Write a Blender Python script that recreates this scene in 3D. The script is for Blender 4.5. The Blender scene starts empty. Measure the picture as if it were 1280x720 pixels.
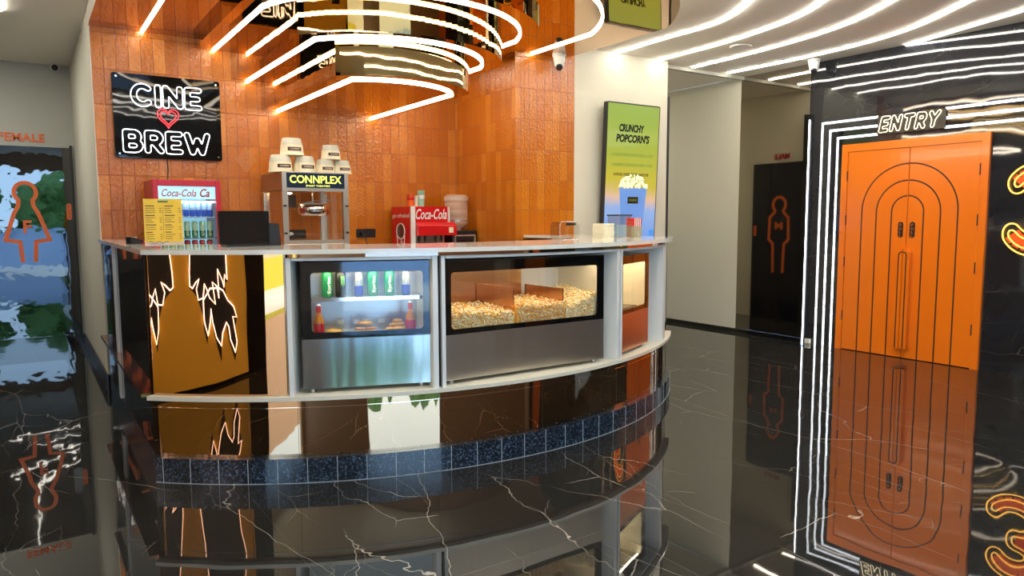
import bpy, bmesh, math, random
from mathutils import Vector, Matrix
from mathutils.geometry import tessellate_polygon
import numpy as np
random.seed(7)
S = bpy.context.scene
COL = S.collection
PI = math.pi

# ------------------------------------------------------------------ camera, world, exposure
cd = bpy.data.cameras.new('camera'); cam = bpy.data.objects.new('camera', cd); COL.objects.link(cam)
cd.sensor_width = 36.0; cd.lens = 907.09 / 1280 * 36.0; cd.clip_start = .05; cd.clip_end = 200
cam.matrix_world = (Matrix.Translation((0, 0, 1.35)) @ Matrix.Rotation(-.5911268, 4, 'Z')
                    @ Matrix.Rotation(PI/2 - .0955786, 4, 'X') @ Matrix.Rotation(-.0040537, 4, 'Z'))
S.camera = cam
S.view_settings.view_transform = 'Standard'; S.view_settings.look = 'None'
S.view_settings.exposure = 0.40; S.view_settings.gamma = 1.0; S.view_settings.use_curve_mapping = False
W = bpy.data.worlds.new('daylight'); S.world = W; W.use_nodes = True
bg = W.node_tree.nodes['Background']; bg.inputs[0].default_value = (.42, .68, 1.0, 1); bg.inputs[1].default_value = 7.5
LED_E = 26.0      # radiance of the ceiling LED strips
# ------------------------------------------------------------------ materials
MATS = {}
def nt(name):
    m = bpy.data.materials.new(name); m.use_nodes = True; MATS[name] = m
    return m, m.node_tree.nodes, m.node_tree.links, m.node_tree.nodes['Principled BSDF']
def mat(name, col, rough=.5, metal=0., spec=None, coat=0., ior=None, emit=None, es=0., trans=0., alpha=1.):
    m, N, L, B = nt(name)
    B.inputs['Base Color'].default_value = (*col, 1); B.inputs['Roughness'].default_value = rough
    B.inputs['Metallic'].default_value = metal
    if ior: B.inputs['IOR'].default_value = ior
    if coat: B.inputs['Coat Weight'].default_value = coat; B.inputs['Coat Roughness'].default_value = .05
    if emit: B.inputs['Emission Color'].default_value = (*emit, 1); B.inputs['Emission Strength'].default_value = es
    if trans: B.inputs['Transmission Weight'].default_value = trans
    B.inputs['Alpha'].default_value = alpha
    return m
def node(N, t, **kw):
    n = N.new(t)
    for k, v in kw.items():
        if k.startswith('i_'): n.inputs[k[2:]].default_value = v
        else: setattr(n, k, v)
    return n
def math_(N, L, op, a, b=None, c=None):
    n = N.new('ShaderNodeMath'); n.operation = op
    for i, x in enumerate((a, b, c)):
        if x is None: continue
        if isinstance(x, (int, float)): n.inputs[i].default_value = x
        else: L.new(x, n.inputs[i])
    return n.outputs[0]
def mix(N, L, f, a, b):
    n = N.new('ShaderNodeMix'); n.data_type = 'RGBA'
    for s, x in ((0, f), (6, a), (7, b)):
        if hasattr(x, 'links'): L.new(x, n.inputs[s])
        elif isinstance(x, (int, float)): n.inputs[s].default_value = x
        else: n.inputs[s].default_value = (*x, 1)
    return n.outputs[2]
def add_bump(m, scale, strength, dist=.01, stretch=(1, 1, 1), detail=2.):
    N, L = m.node_tree.nodes, m.node_tree.links; B = N['Principled BSDF']
    g = N.new('ShaderNodeNewGeometry'); mp = N.new('ShaderNodeMapping'); mp.inputs['Scale'].default_value = stretch
    L.new(g.outputs['Position'], mp.inputs['Vector'])
    n = node(N, 'ShaderNodeTexNoise', i_Scale=scale, i_Detail=detail); L.new(mp.outputs[0], n.inputs['Vector'])
    b = N.new('ShaderNodeBump'); b.inputs['Strength'].default_value = strength; b.inputs['Distance'].default_value = dist
    L.new(n.outputs['Fac'], b.inputs['Height']); L.new(b.outputs[0], B.inputs['Normal']); return m

def tile_material():
    m, N, L, B = nt('orange_glazed_tile')
    g = N.new('ShaderNodeNewGeometry'); sx = N.new('ShaderNodeSeparateXYZ'); L.new(g.outputs['Position'], sx.inputs[0])
    u = math_(N, L, 'ADD', sx.outputs[0], sx.outputs[1]); v = sx.outputs[2]
    TW, TH = .0885, .271
    uu = math_(N, L, 'DIVIDE', math_(N, L, 'ADD', u, -.003), TW); vv = math_(N, L, 'DIVIDE', math_(N, L, 'ADD', v, -.072), TH)
    iu = math_(N, L, 'FLOOR', uu); iv = math_(N, L, 'FLOOR', vv)
    fu = math_(N, L, 'FRACT', uu); fv = math_(N, L, 'FRACT', vv)
    cx = N.new('ShaderNodeCombineXYZ'); L.new(iu, cx.inputs[0]); L.new(iv, cx.inputs[1])
    wn = N.new('ShaderNodeTexWhiteNoise'); L.new(cx.outputs[0], wn.inputs['Vector'])
    sc = N.new('ShaderNodeSeparateColor'); L.new(wn.outputs['Color'], sc.inputs[0])
    no = node(N, 'ShaderNodeTexNoise', i_Scale=9., i_Detail=5.); L.new(g.outputs['Position'], no.inputs['Vector'])
    cr = N.new('ShaderNodeValToRGB'); L.new(wn.outputs['Value'], cr.inputs[0])
    e = cr.color_ramp.elements; e[0].position = 0; e[0].color = (.50, .140, .004, 1); e[1].position = 1; e[1].color = (.74, .28, .030, 1)
    k = cr.color_ramp.elements.new(.72); k.color = (.60, .195, .008, 1)
    c2 = mix(N, L, math_(N, L, 'MULTIPLY', no.outputs['Fac'], .55), cr.outputs[0], (.42, .095, .006))
    # mortar mask
    du = math_(N, L, 'MULTIPLY', math_(N, L, 'MINIMUM', fu, math_(N, L, 'SUBTRACT', 1., fu)), TW)
    dv = math_(N, L, 'MULTIPLY', math_(N, L, 'MINIMUM', fv, math_(N, L, 'SUBTRACT', 1., fv)), TH)
    d = math_(N, L, 'MINIMUM', du, dv)
    grout = math_(N, L, 'LESS_THAN', d, .0016)
    L.new(mix(N, L, grout, c2, (.20, .055, .012)), B.inputs['Base Color'])
    L.new(math_(N, L, 'ADD', math_(N, L, 'MULTIPLY', grout, .5), .06), B.inputs['Roughness'])
    B.inputs['IOR'].default_value = 1.5
    # glaze relief: every tile tilts a little, the glaze ripples, the edge is pillowed
    t1 = math_(N, L, 'MULTIPLY', math_(N, L, 'MULTIPLY', fu, math_(N, L, 'SUBTRACT', sc.outputs[0], .5)), .0022)
    t2 = math_(N, L, 'MULTIPLY', math_(N, L, 'MULTIPLY', fv, math_(N, L, 'SUBTRACT', sc.outputs[1], .5)), .0032)
    n2 = node(N, 'ShaderNodeTexNoise', i_Scale=40., i_Detail=3.); L.new(g.outputs['Position'], n2.inputs['Vector'])
    r = math_(N, L, 'MULTIPLY', n2.outputs['Fac'], .0055)
    pe = math_(N, L, 'MULTIPLY', math_(N, L, 'MINIMUM', math_(N, L, 'DIVIDE', d, .005), 1.), .0012)
    h = math_(N, L, 'ADD', math_(N, L, 'ADD', t1, t2), math_(N, L, 'ADD', r, pe))
    b = N.new('ShaderNodeBump'); b.inputs['Strength'].default_value = 1.; b.inputs['Distance'].default_value = 1.
    L.new(h, b.inputs['Height']); L.new(b.outputs[0], B.inputs['Normal'])
    return m

def marble_material(name, ior, vein=1.0, rough=.03, base=(.012, .012, .0115), ripple=.10, joints=False, seed=0.):
    m, N, L, B = nt(name)
    g = N.new('ShaderNodeNewGeometry')
    off = N.new('ShaderNodeVectorMath'); off.operation = 'ADD'; off.inputs[1].default_value = (seed, seed*1.7, seed*.6)
    L.new(g.outputs['Position'], off.inputs[0]); P = off.outputs[0]
    wob = node(N, 'ShaderNodeTexNoise', i_Scale=2.2, i_Detail=4., i_Roughness=.6); L.new(P, wob.inputs['Vector'])
    def layer(rot, scl, vs, th, msk, mth, dist):
        sh = N.new('ShaderNodeVectorMath'); sh.operation = 'SCALE'; L.new(wob.outputs['Color'], sh.inputs[0]); sh.inputs['Scale'].default_value = dist
        ad = N.new('ShaderNodeVectorMath'); ad.operation = 'ADD'; L.new(P, ad.inputs[0]); L.new(sh.outputs[0], ad.inputs[1])
        mp = N.new('ShaderNodeMapping'); mp.inputs['Rotation'].default_value = rot; mp.inputs['Scale'].default_value = scl
        L.new(ad.outputs[0], mp.inputs[0])
        vo = node(N, 'ShaderNodeTexVoronoi', i_Scale=vs); vo.feature = 'DISTANCE_TO_EDGE'; L.new(mp.outputs[0], vo.inputs['Vector'])
        line = math_(N, L, 'SUBTRACT', 1., math_(N, L, 'MINIMUM', math_(N, L, 'DIVIDE', vo.outputs['Distance'], th), 1.))
        n2 = node(N, 'ShaderNodeTexNoise', i_Scale=msk, i_Detail=2.); L.new(mp.outputs[0], n2.inputs['Vector'])
        mk = N.new('ShaderNodeMapRange'); mk.inputs['From Min'].default_value = mth; mk.inputs['From Max'].default_value = mth + .08
        L.new(n2.outputs['Fac'], mk.inputs[0])
        return math_(N, L, 'MULTIPLY', line, mk.outputs[0])
    a = layer((.2, .3, .55), (1, .30, 1), 1.5, .0024, 1.7, .49, .16)
    b = layer((.1, .2, -1.05), (1, .35, 1), 2.1, .0027, 2.3, .50, .12)
    c = layer((.3, .2, 1.6), (1, .5, 1), 3.4, .0032, 3.1, .54, .20)
    v = math_(N, L, 'MINIMUM', math_(N, L, 'ADD', math_(N, L, 'ADD', a, b), math_(N, L, 'MULTIPLY', c, .7)), 1.)
    v = math_(N, L, 'MULTIPLY', v, .75*vein)
    n3 = node(N, 'ShaderNodeTexNoise', i_Scale=2.4, i_Detail=6.); L.new(P, n3.inputs['Vector'])
    cb = mix(N, L, n3.outputs['Fac'], base, tuple(x*2.6 for x in base))
    col = mix(N, L, v, cb, (.62, .57, .47))
    if joints:
        sx = N.new('ShaderNodeSeparateXYZ'); L.new(g.outputs['Position'], sx.inputs[0])
        for i, w, o in ((0, 1.2, .35), (1, 1.2, .1)):
            f = math_(N, L, 'FRACT', math_(N, L, 'DIVIDE', math_(N, L, 'ADD', sx.outputs[i], o + 24), w))
            j = math_(N, L, 'LESS_THAN', f, .0022)
            col = mix(N, L, math_(N, L, 'MULTIPLY', j, .6), col, (.12, .115, .10))
    L.new(col, B.inputs['Base Color'])
    B.inputs['Roughness'].default_value = rough; B.inputs['IOR'].default_value = ior
    n4 = node(N, 'ShaderNodeTexNoise', i_Scale=2.2, i_Detail=1.5); L.new(P, n4.inputs['Vector'])
    bp = N.new('ShaderNodeBump'); bp.inputs['Strength'].default_value = ripple; bp.inputs['Distance'].default_value = .012
    L.new(n4.outputs['Fac'], bp.inputs['Height']); L.new(bp.outputs[0], B.inputs['Normal'])
    return m

def granite_material():
    m, N, L, B = nt('dark_blue_granite')
    g = N.new('ShaderNodeNewGeometry')
    n = node(N, 'ShaderNodeTexNoise', i_Scale=90., i_Detail=3.); L.new(g.outputs['Position'], n.inputs['Vector'])
    cr = N.new('ShaderNodeValToRGB'); L.new(n.outputs['Fac'], cr.inputs[0]); e = cr.color_ramp.elements
    e[0].position = .52; e[0].color = (.008, .014, .026, 1); e[1].position = .72; e[1].color = (.10, .17, .26, 1)
    L.new(cr.outputs[0], B.inputs['Base Color']); B.inputs['Roughness'].default_value = .14; B.inputs['IOR'].default_value = 1.7
    return m
def popcorn_patch(name, c1, c2):
    m, N, L, B = nt(name); g = N.new('ShaderNodeNewGeometry')
    n = node(N, 'ShaderNodeTexNoise', i_Scale=120.); L.new(g.outputs['Position'], n.inputs['Vector'])
    L.new(mix(N, L, n.outputs['Fac'], c1, c2), B.inputs['Base Color']); B.inputs['Roughness'].default_value = .7
    return m

TILE = tile_material()
FLOOR = marble_material('black_marble_floor', 1.9, 1.0, .02, ripple=.10, joints=True)
MARBLE = marble_material('black_marble_wall', 1.62, .22, .035, base=(.010, .0105, .013), ripple=.22, seed=11.)
GRANITE = granite_material()
BRONZE = add_bump(mat('bronze_mirror', (.60, .375, .22), .015, 1.), 2.6, .22, .012, (1, 1, .35))
SOFFIT = add_bump(mat('bronze_mirror_soffit', (.60, .37, .20), .03, 1.), 3., .05, .01)
GOLD = add_bump(mat('gold_mirror', (.50, .35, .15), .02, 1.), 3.4, .20, .012, (1, 1, .5))
SMOKED = add_bump(mat('smoked_mirror', (.44, .40, .34), .03, 1.), 1.2, .03, .01)
BLACKGLOSS = add_bump(mat('black_gloss', (.006, .006, .007), .03, 0., ior=1.7), 3., .10, .01)
BLACKDOOR = add_bump(mat('black_glass_door', (.004, .005, .006), .02, 0., ior=1.85), 5., .14, .010)
BLACK = mat('black_matt', (.012, .012, .013), .45)
BLACKP = mat('black_plastic', (.016, .016, .018), .3)
CREAM = mat('cream_paint', (.70, .665, .54), .75)
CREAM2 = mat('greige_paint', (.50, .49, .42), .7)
CEIL = add_bump(mat('ceiling_paint', (.86, .81, .71), .7), 3., .05, .01)
WHITEL = mat('white_laminate', (.78, .80, .80), .28)
SHELFM = mat('cream_shelf', (.74, .71, .60), .3)
QUARTZ = mat('white_quartz_top', (.80, .79, .74), .07, ior=1.65)
STEEL = add_bump(mat('brushed_steel', (.68, .67, .64), .13, 1.), 7.0, .34, .012, (1, 1, .10))
STEEL2 = mat('plain_steel', (.62, .60, .56), .28, 1.)
CHROME = mat('chrome', (.8, .8, .8), .08, 1.)
ORANGE = add_bump(mat('orange_lacquer', (.92, .205, .008), .22, coat=.3), 2., .05, .01)
ORSIGN = mat('orange_sign', (.85, .15, .02), .4)
GROOVE = mat('dark_groove', (.05, .012, .006), .5)
OCHRE = mat('ochre_paint', (.70, .42, .035), .6)
PEACH = mat('peach_paint', (.80, .58, .40), .7)
RED = mat('red_gloss', (.60, .008, .010), .2)
DEEPRED = mat('fridge_red', (.42, .012, .025), .3)
WHITE = mat('white_plastic', (.78, .78, .76), .35)
PAPER = mat('paper', (.86, .80, .58), .7)
YELLOWP = mat('yellow_print', (.78, .50, .02), .4)
GREENPRINT = mat('green_print', (.42, .52, .07), .4)
INK = mat('dark_ink', (.02, .018, .015), .6)
REDINK = mat('red_ink', (.55, .03, .02), .6)
LED = mat('led_white', (.8, .8, .8), .5, emit=(1, .945, .84), es=LED_E)
LEDC = mat('led_canopy', (.8, .8, .8), .5, emit=(1, .90, .72), es=18.)
LEDW = mat('led_cool_white', (.8, .8, .8), .5, emit=(.93, .97, 1.), es=7.)
NEONW = mat('neon_white', (.8, .8, .8), .5, emit=(.92, .95, 1.), es=4.5)
NEONC = mat('neon_warm', (.8, .8, .8), .5, emit=(1, .80, .45), es=2.6)
NEONR = mat('neon_red', (.8, .1, .1), .5, emit=(1, .03, .05), es=1.6)
NEONO = mat('neon_orange', (.9, .4, .1), .5, emit=(1, .52, .06), es=2.4)
NEONP = mat('neon_pink_white', (.8, .8, .8), .5, emit=(1, .78, .75), es=6.)
OUTER_GLOW = mat('neon_glow_orange', (.45, .06, .01), .4, emit=(1, .12, .01), es=.35)  # weak emission paints the glow around the neon numeral
GLASS = mat('clear_glass', (1, 1, 1), 0., ior=1.45, trans=1.)
def thin_glass(name, tint=(1, 1, 1), f=.10):
    m = bpy.data.materials.new(name); m.use_nodes = True; N, L = m.node_tree.nodes, m.node_tree.links
    N.remove(N['Principled BSDF']); o = N['Material Output']
    t = N.new('ShaderNodeBsdfTransparent'); t.inputs[0].default_value = (*tint, 1)
    g = N.new('ShaderNodeBsdfGlossy'); g.inputs['Roughness'].default_value = .02
    fr = N.new('ShaderNodeLayerWeight'); fr.inputs[0].default_value = .5
    pw = N.new('ShaderNodeMath'); pw.operation = 'POWER'; L.new(fr.outputs['Facing'], pw.inputs[0]); pw.inputs[1].default_value = 5.
    ad = N.new('ShaderNodeMath'); ad.operation = 'MULTIPLY_ADD'; L.new(pw.outputs[0], ad.inputs[0]); ad.inputs[1].default_value = .9; ad.inputs[2].default_value = f
    mx = N.new('ShaderNodeMixShader'); L.new(ad.outputs[0], mx.inputs[0]); L.new(t.outputs[0], mx.inputs[1]); L.new(g.outputs[0], mx.inputs[2])
    L.new(mx.outputs[0], o.inputs[0]); return m
PANE = thin_glass('display_glass', (.98, .985, .98), .045)
ACRYL = thin_glass('clear_acrylic', (.95, .93, .90), .06)
WARMIN = mat('warm_steel_interior', (.62, .58, .48), .35, .2)
COPPER = mat('copper_steel', (.72, .42, .24), .25, 1.)
POPW = popcorn_patch('popcorn_white', (.85, .80, .62), (.80, .62, .28))
POPY = popcorn_patch('popcorn_yellow', (.85, .52, .10), (.72, .33, .05))
POPB = popcorn_patch('popcorn_brown', (.55, .25, .10), (.75, .50, .28))
BREAD = popcorn_patch('baked_crust', (.80, .50, .10), (.62, .28, .05))
LEAF = popcorn_patch('leaf_green', (.035, .12, .02), (.10, .22, .04))
BARK = mat('bark', (.10, .07, .045), .8)
PAVE = mat('pale_paving', (.72, .68, .64), .8)
CGREEN = mat('can_green', (.01, .28, .10), .25, .3); CBLACK = mat('can_black', (.012, .014, .012), .25, .2)
CBLUE = mat('can_blue', (.01, .035, .42), .25, .3); CSILV = mat('can_silver', (.62, .66, .72), .25, .8)
CRED = mat('can_red', (.50, .02, .03), .25, .3); BLIME = mat('bright_lime', (.20, .75, .12), .4)
AMBER = mat('amber_drink', (.45, .16, .02), .1); WATERB = mat('water_blue', (.12, .30, .75), .15)
MINT = mat('mint_print', (.35, .70, .50), .4)
FRIDGEIN = mat('fridge_inner_glow', (.50, .72, .85), .5, emit=(.35, .75, 1.), es=.55)  # emission paints the cyan interior light onto the fridge back
HEADER = mat('fridge_header', (.50, .75, .85), .4, emit=(.42, .78, 1.), es=.6)

# ------------------------------------------------------------------ mesh builder
class MB:
    def __init__(s): s.v = []; s.f = []; s.m = []; s.sm = []
    def add(s, vs, fs, mi=0, smooth=False):
        o = len(s.v); s.v += [tuple(v) for v in vs]
        for f in fs: s.f.append(tuple(i + o for i in f)); s.m.append(mi); s.sm.append(smooth)
    def box(s, x0, x1, y0, y1, z0, z1, mi=0):
        x0, x1 = sorted((x0, x1)); y0, y1 = sorted((y0, y1)); z0, z1 = sorted((z0, z1))
        s.add([(x0, y0, z0), (x1, y0, z0), (x1, y1, z0), (x0, y1, z0), (x0, y0, z1), (x1, y0, z1), (x1, y1, z1), (x0, y1, z1)],
              [(3, 2, 1, 0), (4, 5, 6, 7), (0, 1, 5, 4), (1, 2, 6, 5), (2, 3, 7, 6), (3, 0, 4, 7)], mi); return s
    def prism(s, pts, z0, z1, mi=0, M=None, smooth=False):
        """extrude a (possibly concave) polygon from z0 to z1, optionally through matrix M"""
        if sum(a[0]*b[1]-b[0]*a[1] for a, b in zip(pts, pts[1:] + pts[:1])) < 0: pts = pts[::-1]
        n = len(pts); vs = [Vector((x, y, z0)) for x, y in pts] + [Vector((x, y, z1)) for x, y in pts]
        if M: vs = [M @ v for v in vs]
        T = []
        for t in tessellate_polygon([[Vector((x, y, 0)) for x, y in pts]]):
            a, b, c = (pts[i] for i in t)
            T.append(tuple(t) if (b[0]-a[0])*(c[1]-a[1]) - (b[1]-a[1])*(c[0]-a[0]) > 0 else tuple(reversed(t)))
        fs = [tuple(reversed(t)) for t in T] + [tuple(i + n for i in t) for t in T]
        s.add(vs, fs, mi)
        s.add(vs, [(i, (i+1) % n, n + (i+1) % n, n + i) for i in range(n)], mi, smooth); return s
    def lathe(s, prof, c=(0, 0, 0), seg=20, mi=0, caps=True, M=None, smooth=True):
        vs = []
        for r, z in prof:
            for k in range(seg):
                a = 2*PI*k/seg; vs.append(Vector((r*math.cos(a), r*math.sin(a), z)))
        if M: vs = [M @ v for v in vs]
        vs = [v + Vector(c) for v in vs]; fs = []
        for j in range(len(prof)-1):
            for k in range(seg):
                k2 = (k+1) % seg; fs.append((j*seg+k, j*seg+k2, (j+1)*seg+k2, (j+1)*seg+k))
        s.add(vs, fs, mi, smooth)
        if caps:
            o = (len(prof)-1)*seg
            s.add(vs, [tuple(reversed(range(seg))), tuple(range(o, o+seg))], mi)
        return s
    def tube(s, pts, r, seg=8, closed=False, mi=0, flat=None):
        pts = [Vector(p) for p in pts]; n = len(pts); rings = []; up = None
        for i, p in enumerate(pts):
            a = pts[(i-1) % n] if (closed or i) else p; b = pts[(i+1) % n] if (closed or i < n-1) else p
            t = (b - a)
            t = t.normalized() if t.length > 1e-9 else Vector((1, 0, 0))
            if up is None: up = t.orthogonal().normalized()
            up = (up - t*up.dot(t)); up = up.normalized() if up.length > 1e-6 else t.orthogonal().normalized()
            w = t.cross(up); rings.append([p + up*(r*math.cos(2*PI*k/seg)) + w*(r*math.sin(2*PI*k/seg)) for k in range(seg)])
        vs = [v for R in rings for v in R]; m = n if closed else n-1
        fs = [(i*seg+k, i*seg+(k+1) % seg, ((i+1) % n)*seg+(k+1) % seg, ((i+1) % n)*seg+k) for i in range(m) for k in range(seg)]
        s.add(vs, fs, mi, True)
        if not closed: s.add(vs, [tuple(reversed(range(seg))), tuple((n-1)*seg+k for k in range(seg))], mi)
        return s
    def strip(s, pts, w, h, closed=False, mi=0, up=Vector((0, 0, 1))):
        """ribbon of rectangular section (w across, h along `up`, hanging down from the path)"""
        pts = [Vector(p) for p in pts]; n = len(pts); vs = []
        for i, p in enumerate(pts):
            a = pts[(i-1) % n] if (closed or i) else p; b = pts[(i+1) % n] if (closed or i < n-1) else p
            d0 = (p - a).normalized() if (p-a).length > 1e-9 else (b-p).normalized(); d1 = (b - p).normalized() if (b-p).length > 1e-9 else d0
            t = (d0 + d1).normalized(); side = t.cross(up).normalized(); k = 1/max(.4, t.dot(d1)); sd_ = side*(w/2*k)
            vs += [p - sd_, p + sd_, p + sd_ - up*h, p - sd_ - up*h]
        m = n if closed else n-1
        fs = [(i*4+k, i*4+(k+1) % 4, ((i+1) % n)*4+(k+1) % 4, ((i+1) % n)*4+k) for i in range(m) for k in range(4)]
        s.add(vs, fs, mi)
        if not closed: s.add(vs, [(3, 2, 1, 0), tuple((n-1)*4+k for k in range(4))], mi)
        return s
    def mesh(s, name, mats):
        me = bpy.data.meshes.new(name); me.from_pydata(s.v, [], s.f)
        for m in (mats if isinstance(mats, (list, tuple)) else [mats]): me.materials.append(m)
        me.polygons.foreach_set('material_index', s.m); me.polygons.foreach_set('use_smooth', s.sm); me.update(); return me
    def build(s, name, mats, parent=None, loc=(0, 0, 0), rotz=0, bevel=0, fix=False):
        me = s.mesh(name, mats)
        if fix:
            bm = bmesh.new(); bm.from_mesh(me); bmesh.ops.recalc_face_normals(bm, faces=bm.faces); bm.to_mesh(me); bm.free()
        o = bpy.data.objects.new(name, me); COL.objects.link(o); o.location = loc; o.rotation_euler = (0, 0, rotz)
        if parent: o.parent = parent
        if bevel:
            b = o.modifiers.new('bevel', 'BEVEL'); b.width = bevel; b.segments = 2; b.limit_method = 'ANGLE'
        return o
def tag(o, label, cat=None, group=None, kind=None):
    o['label'] = label
    if cat: o['category'] = cat
    if group: o['group'] = group
    if kind: o['kind'] = kind
    return o
def thing(name, label, cat, loc=(0, 0, 0), rotz=0, group=None, kind=None):
    o = bpy.data.objects.new(name, None); COL.objects.link(o); o.location = loc; o.rotation_euler = (0, 0, rotz); o.empty_display_size = .1
    return tag(o, label, cat, group, kind)
def B(x0, x1, y0, y1, z0, z1): return MB().box(x0, x1, y0, y1, z0, z1)
def struct(name, mb, m, label, cat='wall', parent=None, fix=False):
    return tag(mb.build(name, m, parent, fix=fix), label, cat, kind='structure')
def copy_tree(o, parent=None):
    c = o.copy(); COL.objects.link(c)
    if parent: c.parent = parent
    for ch in list(o.children): copy_tree(ch, c)
    return c
def face_matrix(origin, right, up=(0, 0, 1)):
    r = Vector(right).normalized(); u = Vector(up).normalized(); n = r.cross(u)
    M = Matrix.Identity(4)
    for i, a in enumerate((r, u, n)):
        for j in range(3): M[j][i] = a[j]
    M.translation = Vector(origin); return M
def text_mesh(s, w=None, h=None, depth=.004, offset=0., outline=0., shear=0., spacing=1.):
    """mesh data of a line of text, scaled to w x h, lower left at the origin, x right, y up"""
    cu = bpy.data.curves.new('t', 'FONT'); cu.body = s; cu.size = 1.; cu.shear = shear; cu.offset = offset; cu.space_character = spacing
    if outline: cu.fill_mode = 'NONE'; cu.bevel_depth = .0001; cu.resolution_u = 5
    else: cu.resolution_u = 4
    o = bpy.data.objects.new('t', cu); COL.objects.link(o)
    dg = bpy.context.evaluated_depsgraph_get(); dg.update()
    if outline:
        # outline paths from the curve's splines
        c2 = bpy.data.curves.new('t2', 'FONT'); c2.body = s; c2.size = 1.; c2.shear = shear; c2.offset = offset; c2.space_character = spacing; c2.fill_mode = 'NONE'; c2.resolution_u = 4
        o.data = c2; dg.update()
        me = bpy.data.meshes.new_from_object(o.evaluated_get(dg), preserve_all_data_layers=False, depsgraph=dg)
        bm = bmesh.new(); bm.from_mesh(me); bm.verts.ensure_lookup_table()
        xs = [v.co.x for v in bm.verts]; ys = [v.co.y for v in bm.verts]; x0, x1, y0, y1 = min(xs), max(xs), min(ys), max(ys)
        kx = w/(x1-x0); ky = h/(y1-y0); seen = set(); mb = MB()
        for v in bm.verts:
            if v.index in seen: continue
            loop = [v]; seen.add(v.index); cur = v; prev = None
            while True:
                nx = [e.other_vert(cur) for e in cur.link_edges if e.other_vert(cur).index not in seen]
                if not nx: break
                cur = nx[0]; seen.add(cur.index); loop.append(cur)
            if len(loop) > 2: mb.tube([((q.co.x-x0)*kx, (q.co.y-y0)*ky, .012) for q in loop], outline, 6, closed=True)
        bm.free(); out = mb
    else:
        me = bpy.data.meshes.new_from_object(o.evaluated_get(dg), preserve_all_data_layers=False, depsgraph=dg)
        V = [v.co.copy() for v in me.vertices]; xs = [v.x for v in V]; ys = [v.y for v in V]; x0, x1, y0, y1 = min(xs), max(xs), min(ys), max(ys)
        if h is None: h = w*(y1-y0)/(x1-x0)
        if w is None: w = h*(x1-x0)/(y1-y0)
        kx = w/(x1-x0); ky = h/(y1-y0); P = [((v.x-x0)*kx, (v.y-y0)*ky, 0.) for v in V]; F = [tuple(p.vertices) for p in me.polygons]
        mb = MB(); n = len(P)
        mb.add([(x, y, depth) for x, y, _ in P], F)
        # side walls from boundary edges
        cnt = {}
        for f in F:
            for a, b in zip(f, f[1:] + f[:1]): cnt[(a, b)] = 1
        vs = [(x, y, 0) for x, y, _ in P] + [(x, y, depth) for x, y, _ in P]
        mb.add(vs, [(a, b, b+n, a+n) for a, b in cnt if (b, a) not in cnt])
        out = mb
    bpy.data.objects.remove(o); return out
def put_text(name, s, M, w, h, m, parent=None, **kw):
    mb = text_mesh(s, w, h, **kw); mb.v = [tuple(M @ Vector(v)) for v in mb.v]; return mb.build(name, m, parent)
def xform(mb, M): mb.v = [tuple(M @ Vector(v)) for v in mb.v]; return mb
def rrect(x0, x1, y0, y1, r, n=5):
    out = []
    for cx, cy, a in ((x1-r, y1-r, 0), (x0+r, y1-r, 90), (x0+r, y0+r, 180), (x1-r, y0+r, 270)):
        for k in range(n+1):
            t = math.radians(a + 90*k/n); out.append((cx + r*math.cos(t), cy + r*math.sin(t)))
    return out

def neon_outlines(segs, t, res=.035):
    """closed outline loops at distance t around a skeleton of segments (unit letter space)"""
    A = np.array(segs, float); lo = A.reshape(-1, 2).min(0) - t*1.3; hi = A.reshape(-1, 2).max(0) + t*1.3
    xs = np.arange(lo[0], hi[0] + res, res); ys = np.arange(lo[1], hi[1] + res, res); X, Y = np.meshgrid(xs, ys, indexing='ij'); D = np.full(X.shape, 9.)
    for x0, y0, x1, y1 in A.reshape(-1, 4):
        dx, dy = x1-x0, y1-y0; k = np.clip(((X-x0)*dx + (Y-y0)*dy)/max(dx*dx+dy*dy, 1e-9), 0, 1); D = np.minimum(D, np.hypot(X-x0-k*dx, Y-y0-k*dy))
    D = D - t; pt = {}; nb = {}
    def ep(i, j, i2, j2):
        key = (i, j, i2, j2)
        if key not in pt:
            a, b = D[i, j], D[i2, j2]; k = a/(a-b); pt[key] = (xs[i] + (xs[i2]-xs[i])*k, ys[j] + (ys[j2]-ys[j])*k); nb[key] = []
        return key
    for i in range(len(xs)-1):
        for j in range(len(ys)-1):
            c = [D[i, j] < 0, D[i+1, j] < 0, D[i+1, j+1] < 0, D[i, j+1] < 0]
            if all(c) or not any(c): continue
            e = []
            if c[0] != c[1]: e.append(ep(i, j, i+1, j))
            if c[1] != c[2]: e.append(ep(i+1, j, i+1, j+1))
            if c[3] != c[2]: e.append(ep(i, j+1, i+1, j+1))
            if c[0] != c[3]: e.append(ep(i, j, i, j+1))
            for a, b in zip(e[::2], e[1::2]): nb[a].append(b); nb[b].append(a)
    loops = []; seen = set()
    for k in pt:
        if k in seen: continue
        L_ = [k]; seen.add(k); cur = k
        while True:
            n_ = [q for q in nb[cur] if q not in seen]
            if not n_: break
            cur = n_[0]; seen.add(cur); L_.append(cur)
        if len(L_) > 5:
            P_ = [pt[q] for q in L_]; m_ = len(P_)
            for _ in range(2): P_ = [((P_[i-1][0] + 2*P_[i][0] + P_[(i+1) % m_][0])/4, (P_[i-1][1] + 2*P_[i][1] + P_[(i+1) % m_][1])/4) for i in range(m_)]
            loops.append(P_)
    return loops
def poly(*p): return [(a[0], a[1], b[0], b[1]) for a, b in zip(p, p[1:])]
def arcp(cx, cy, rx, ry, a0, a1, n=12): return [(cx + rx*math.cos(math.radians(a0+(a1-a0)*k/n)), cy + ry*math.sin(math.radians(a0+(a1-a0)*k/n))) for k in range(n+1)]
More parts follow.
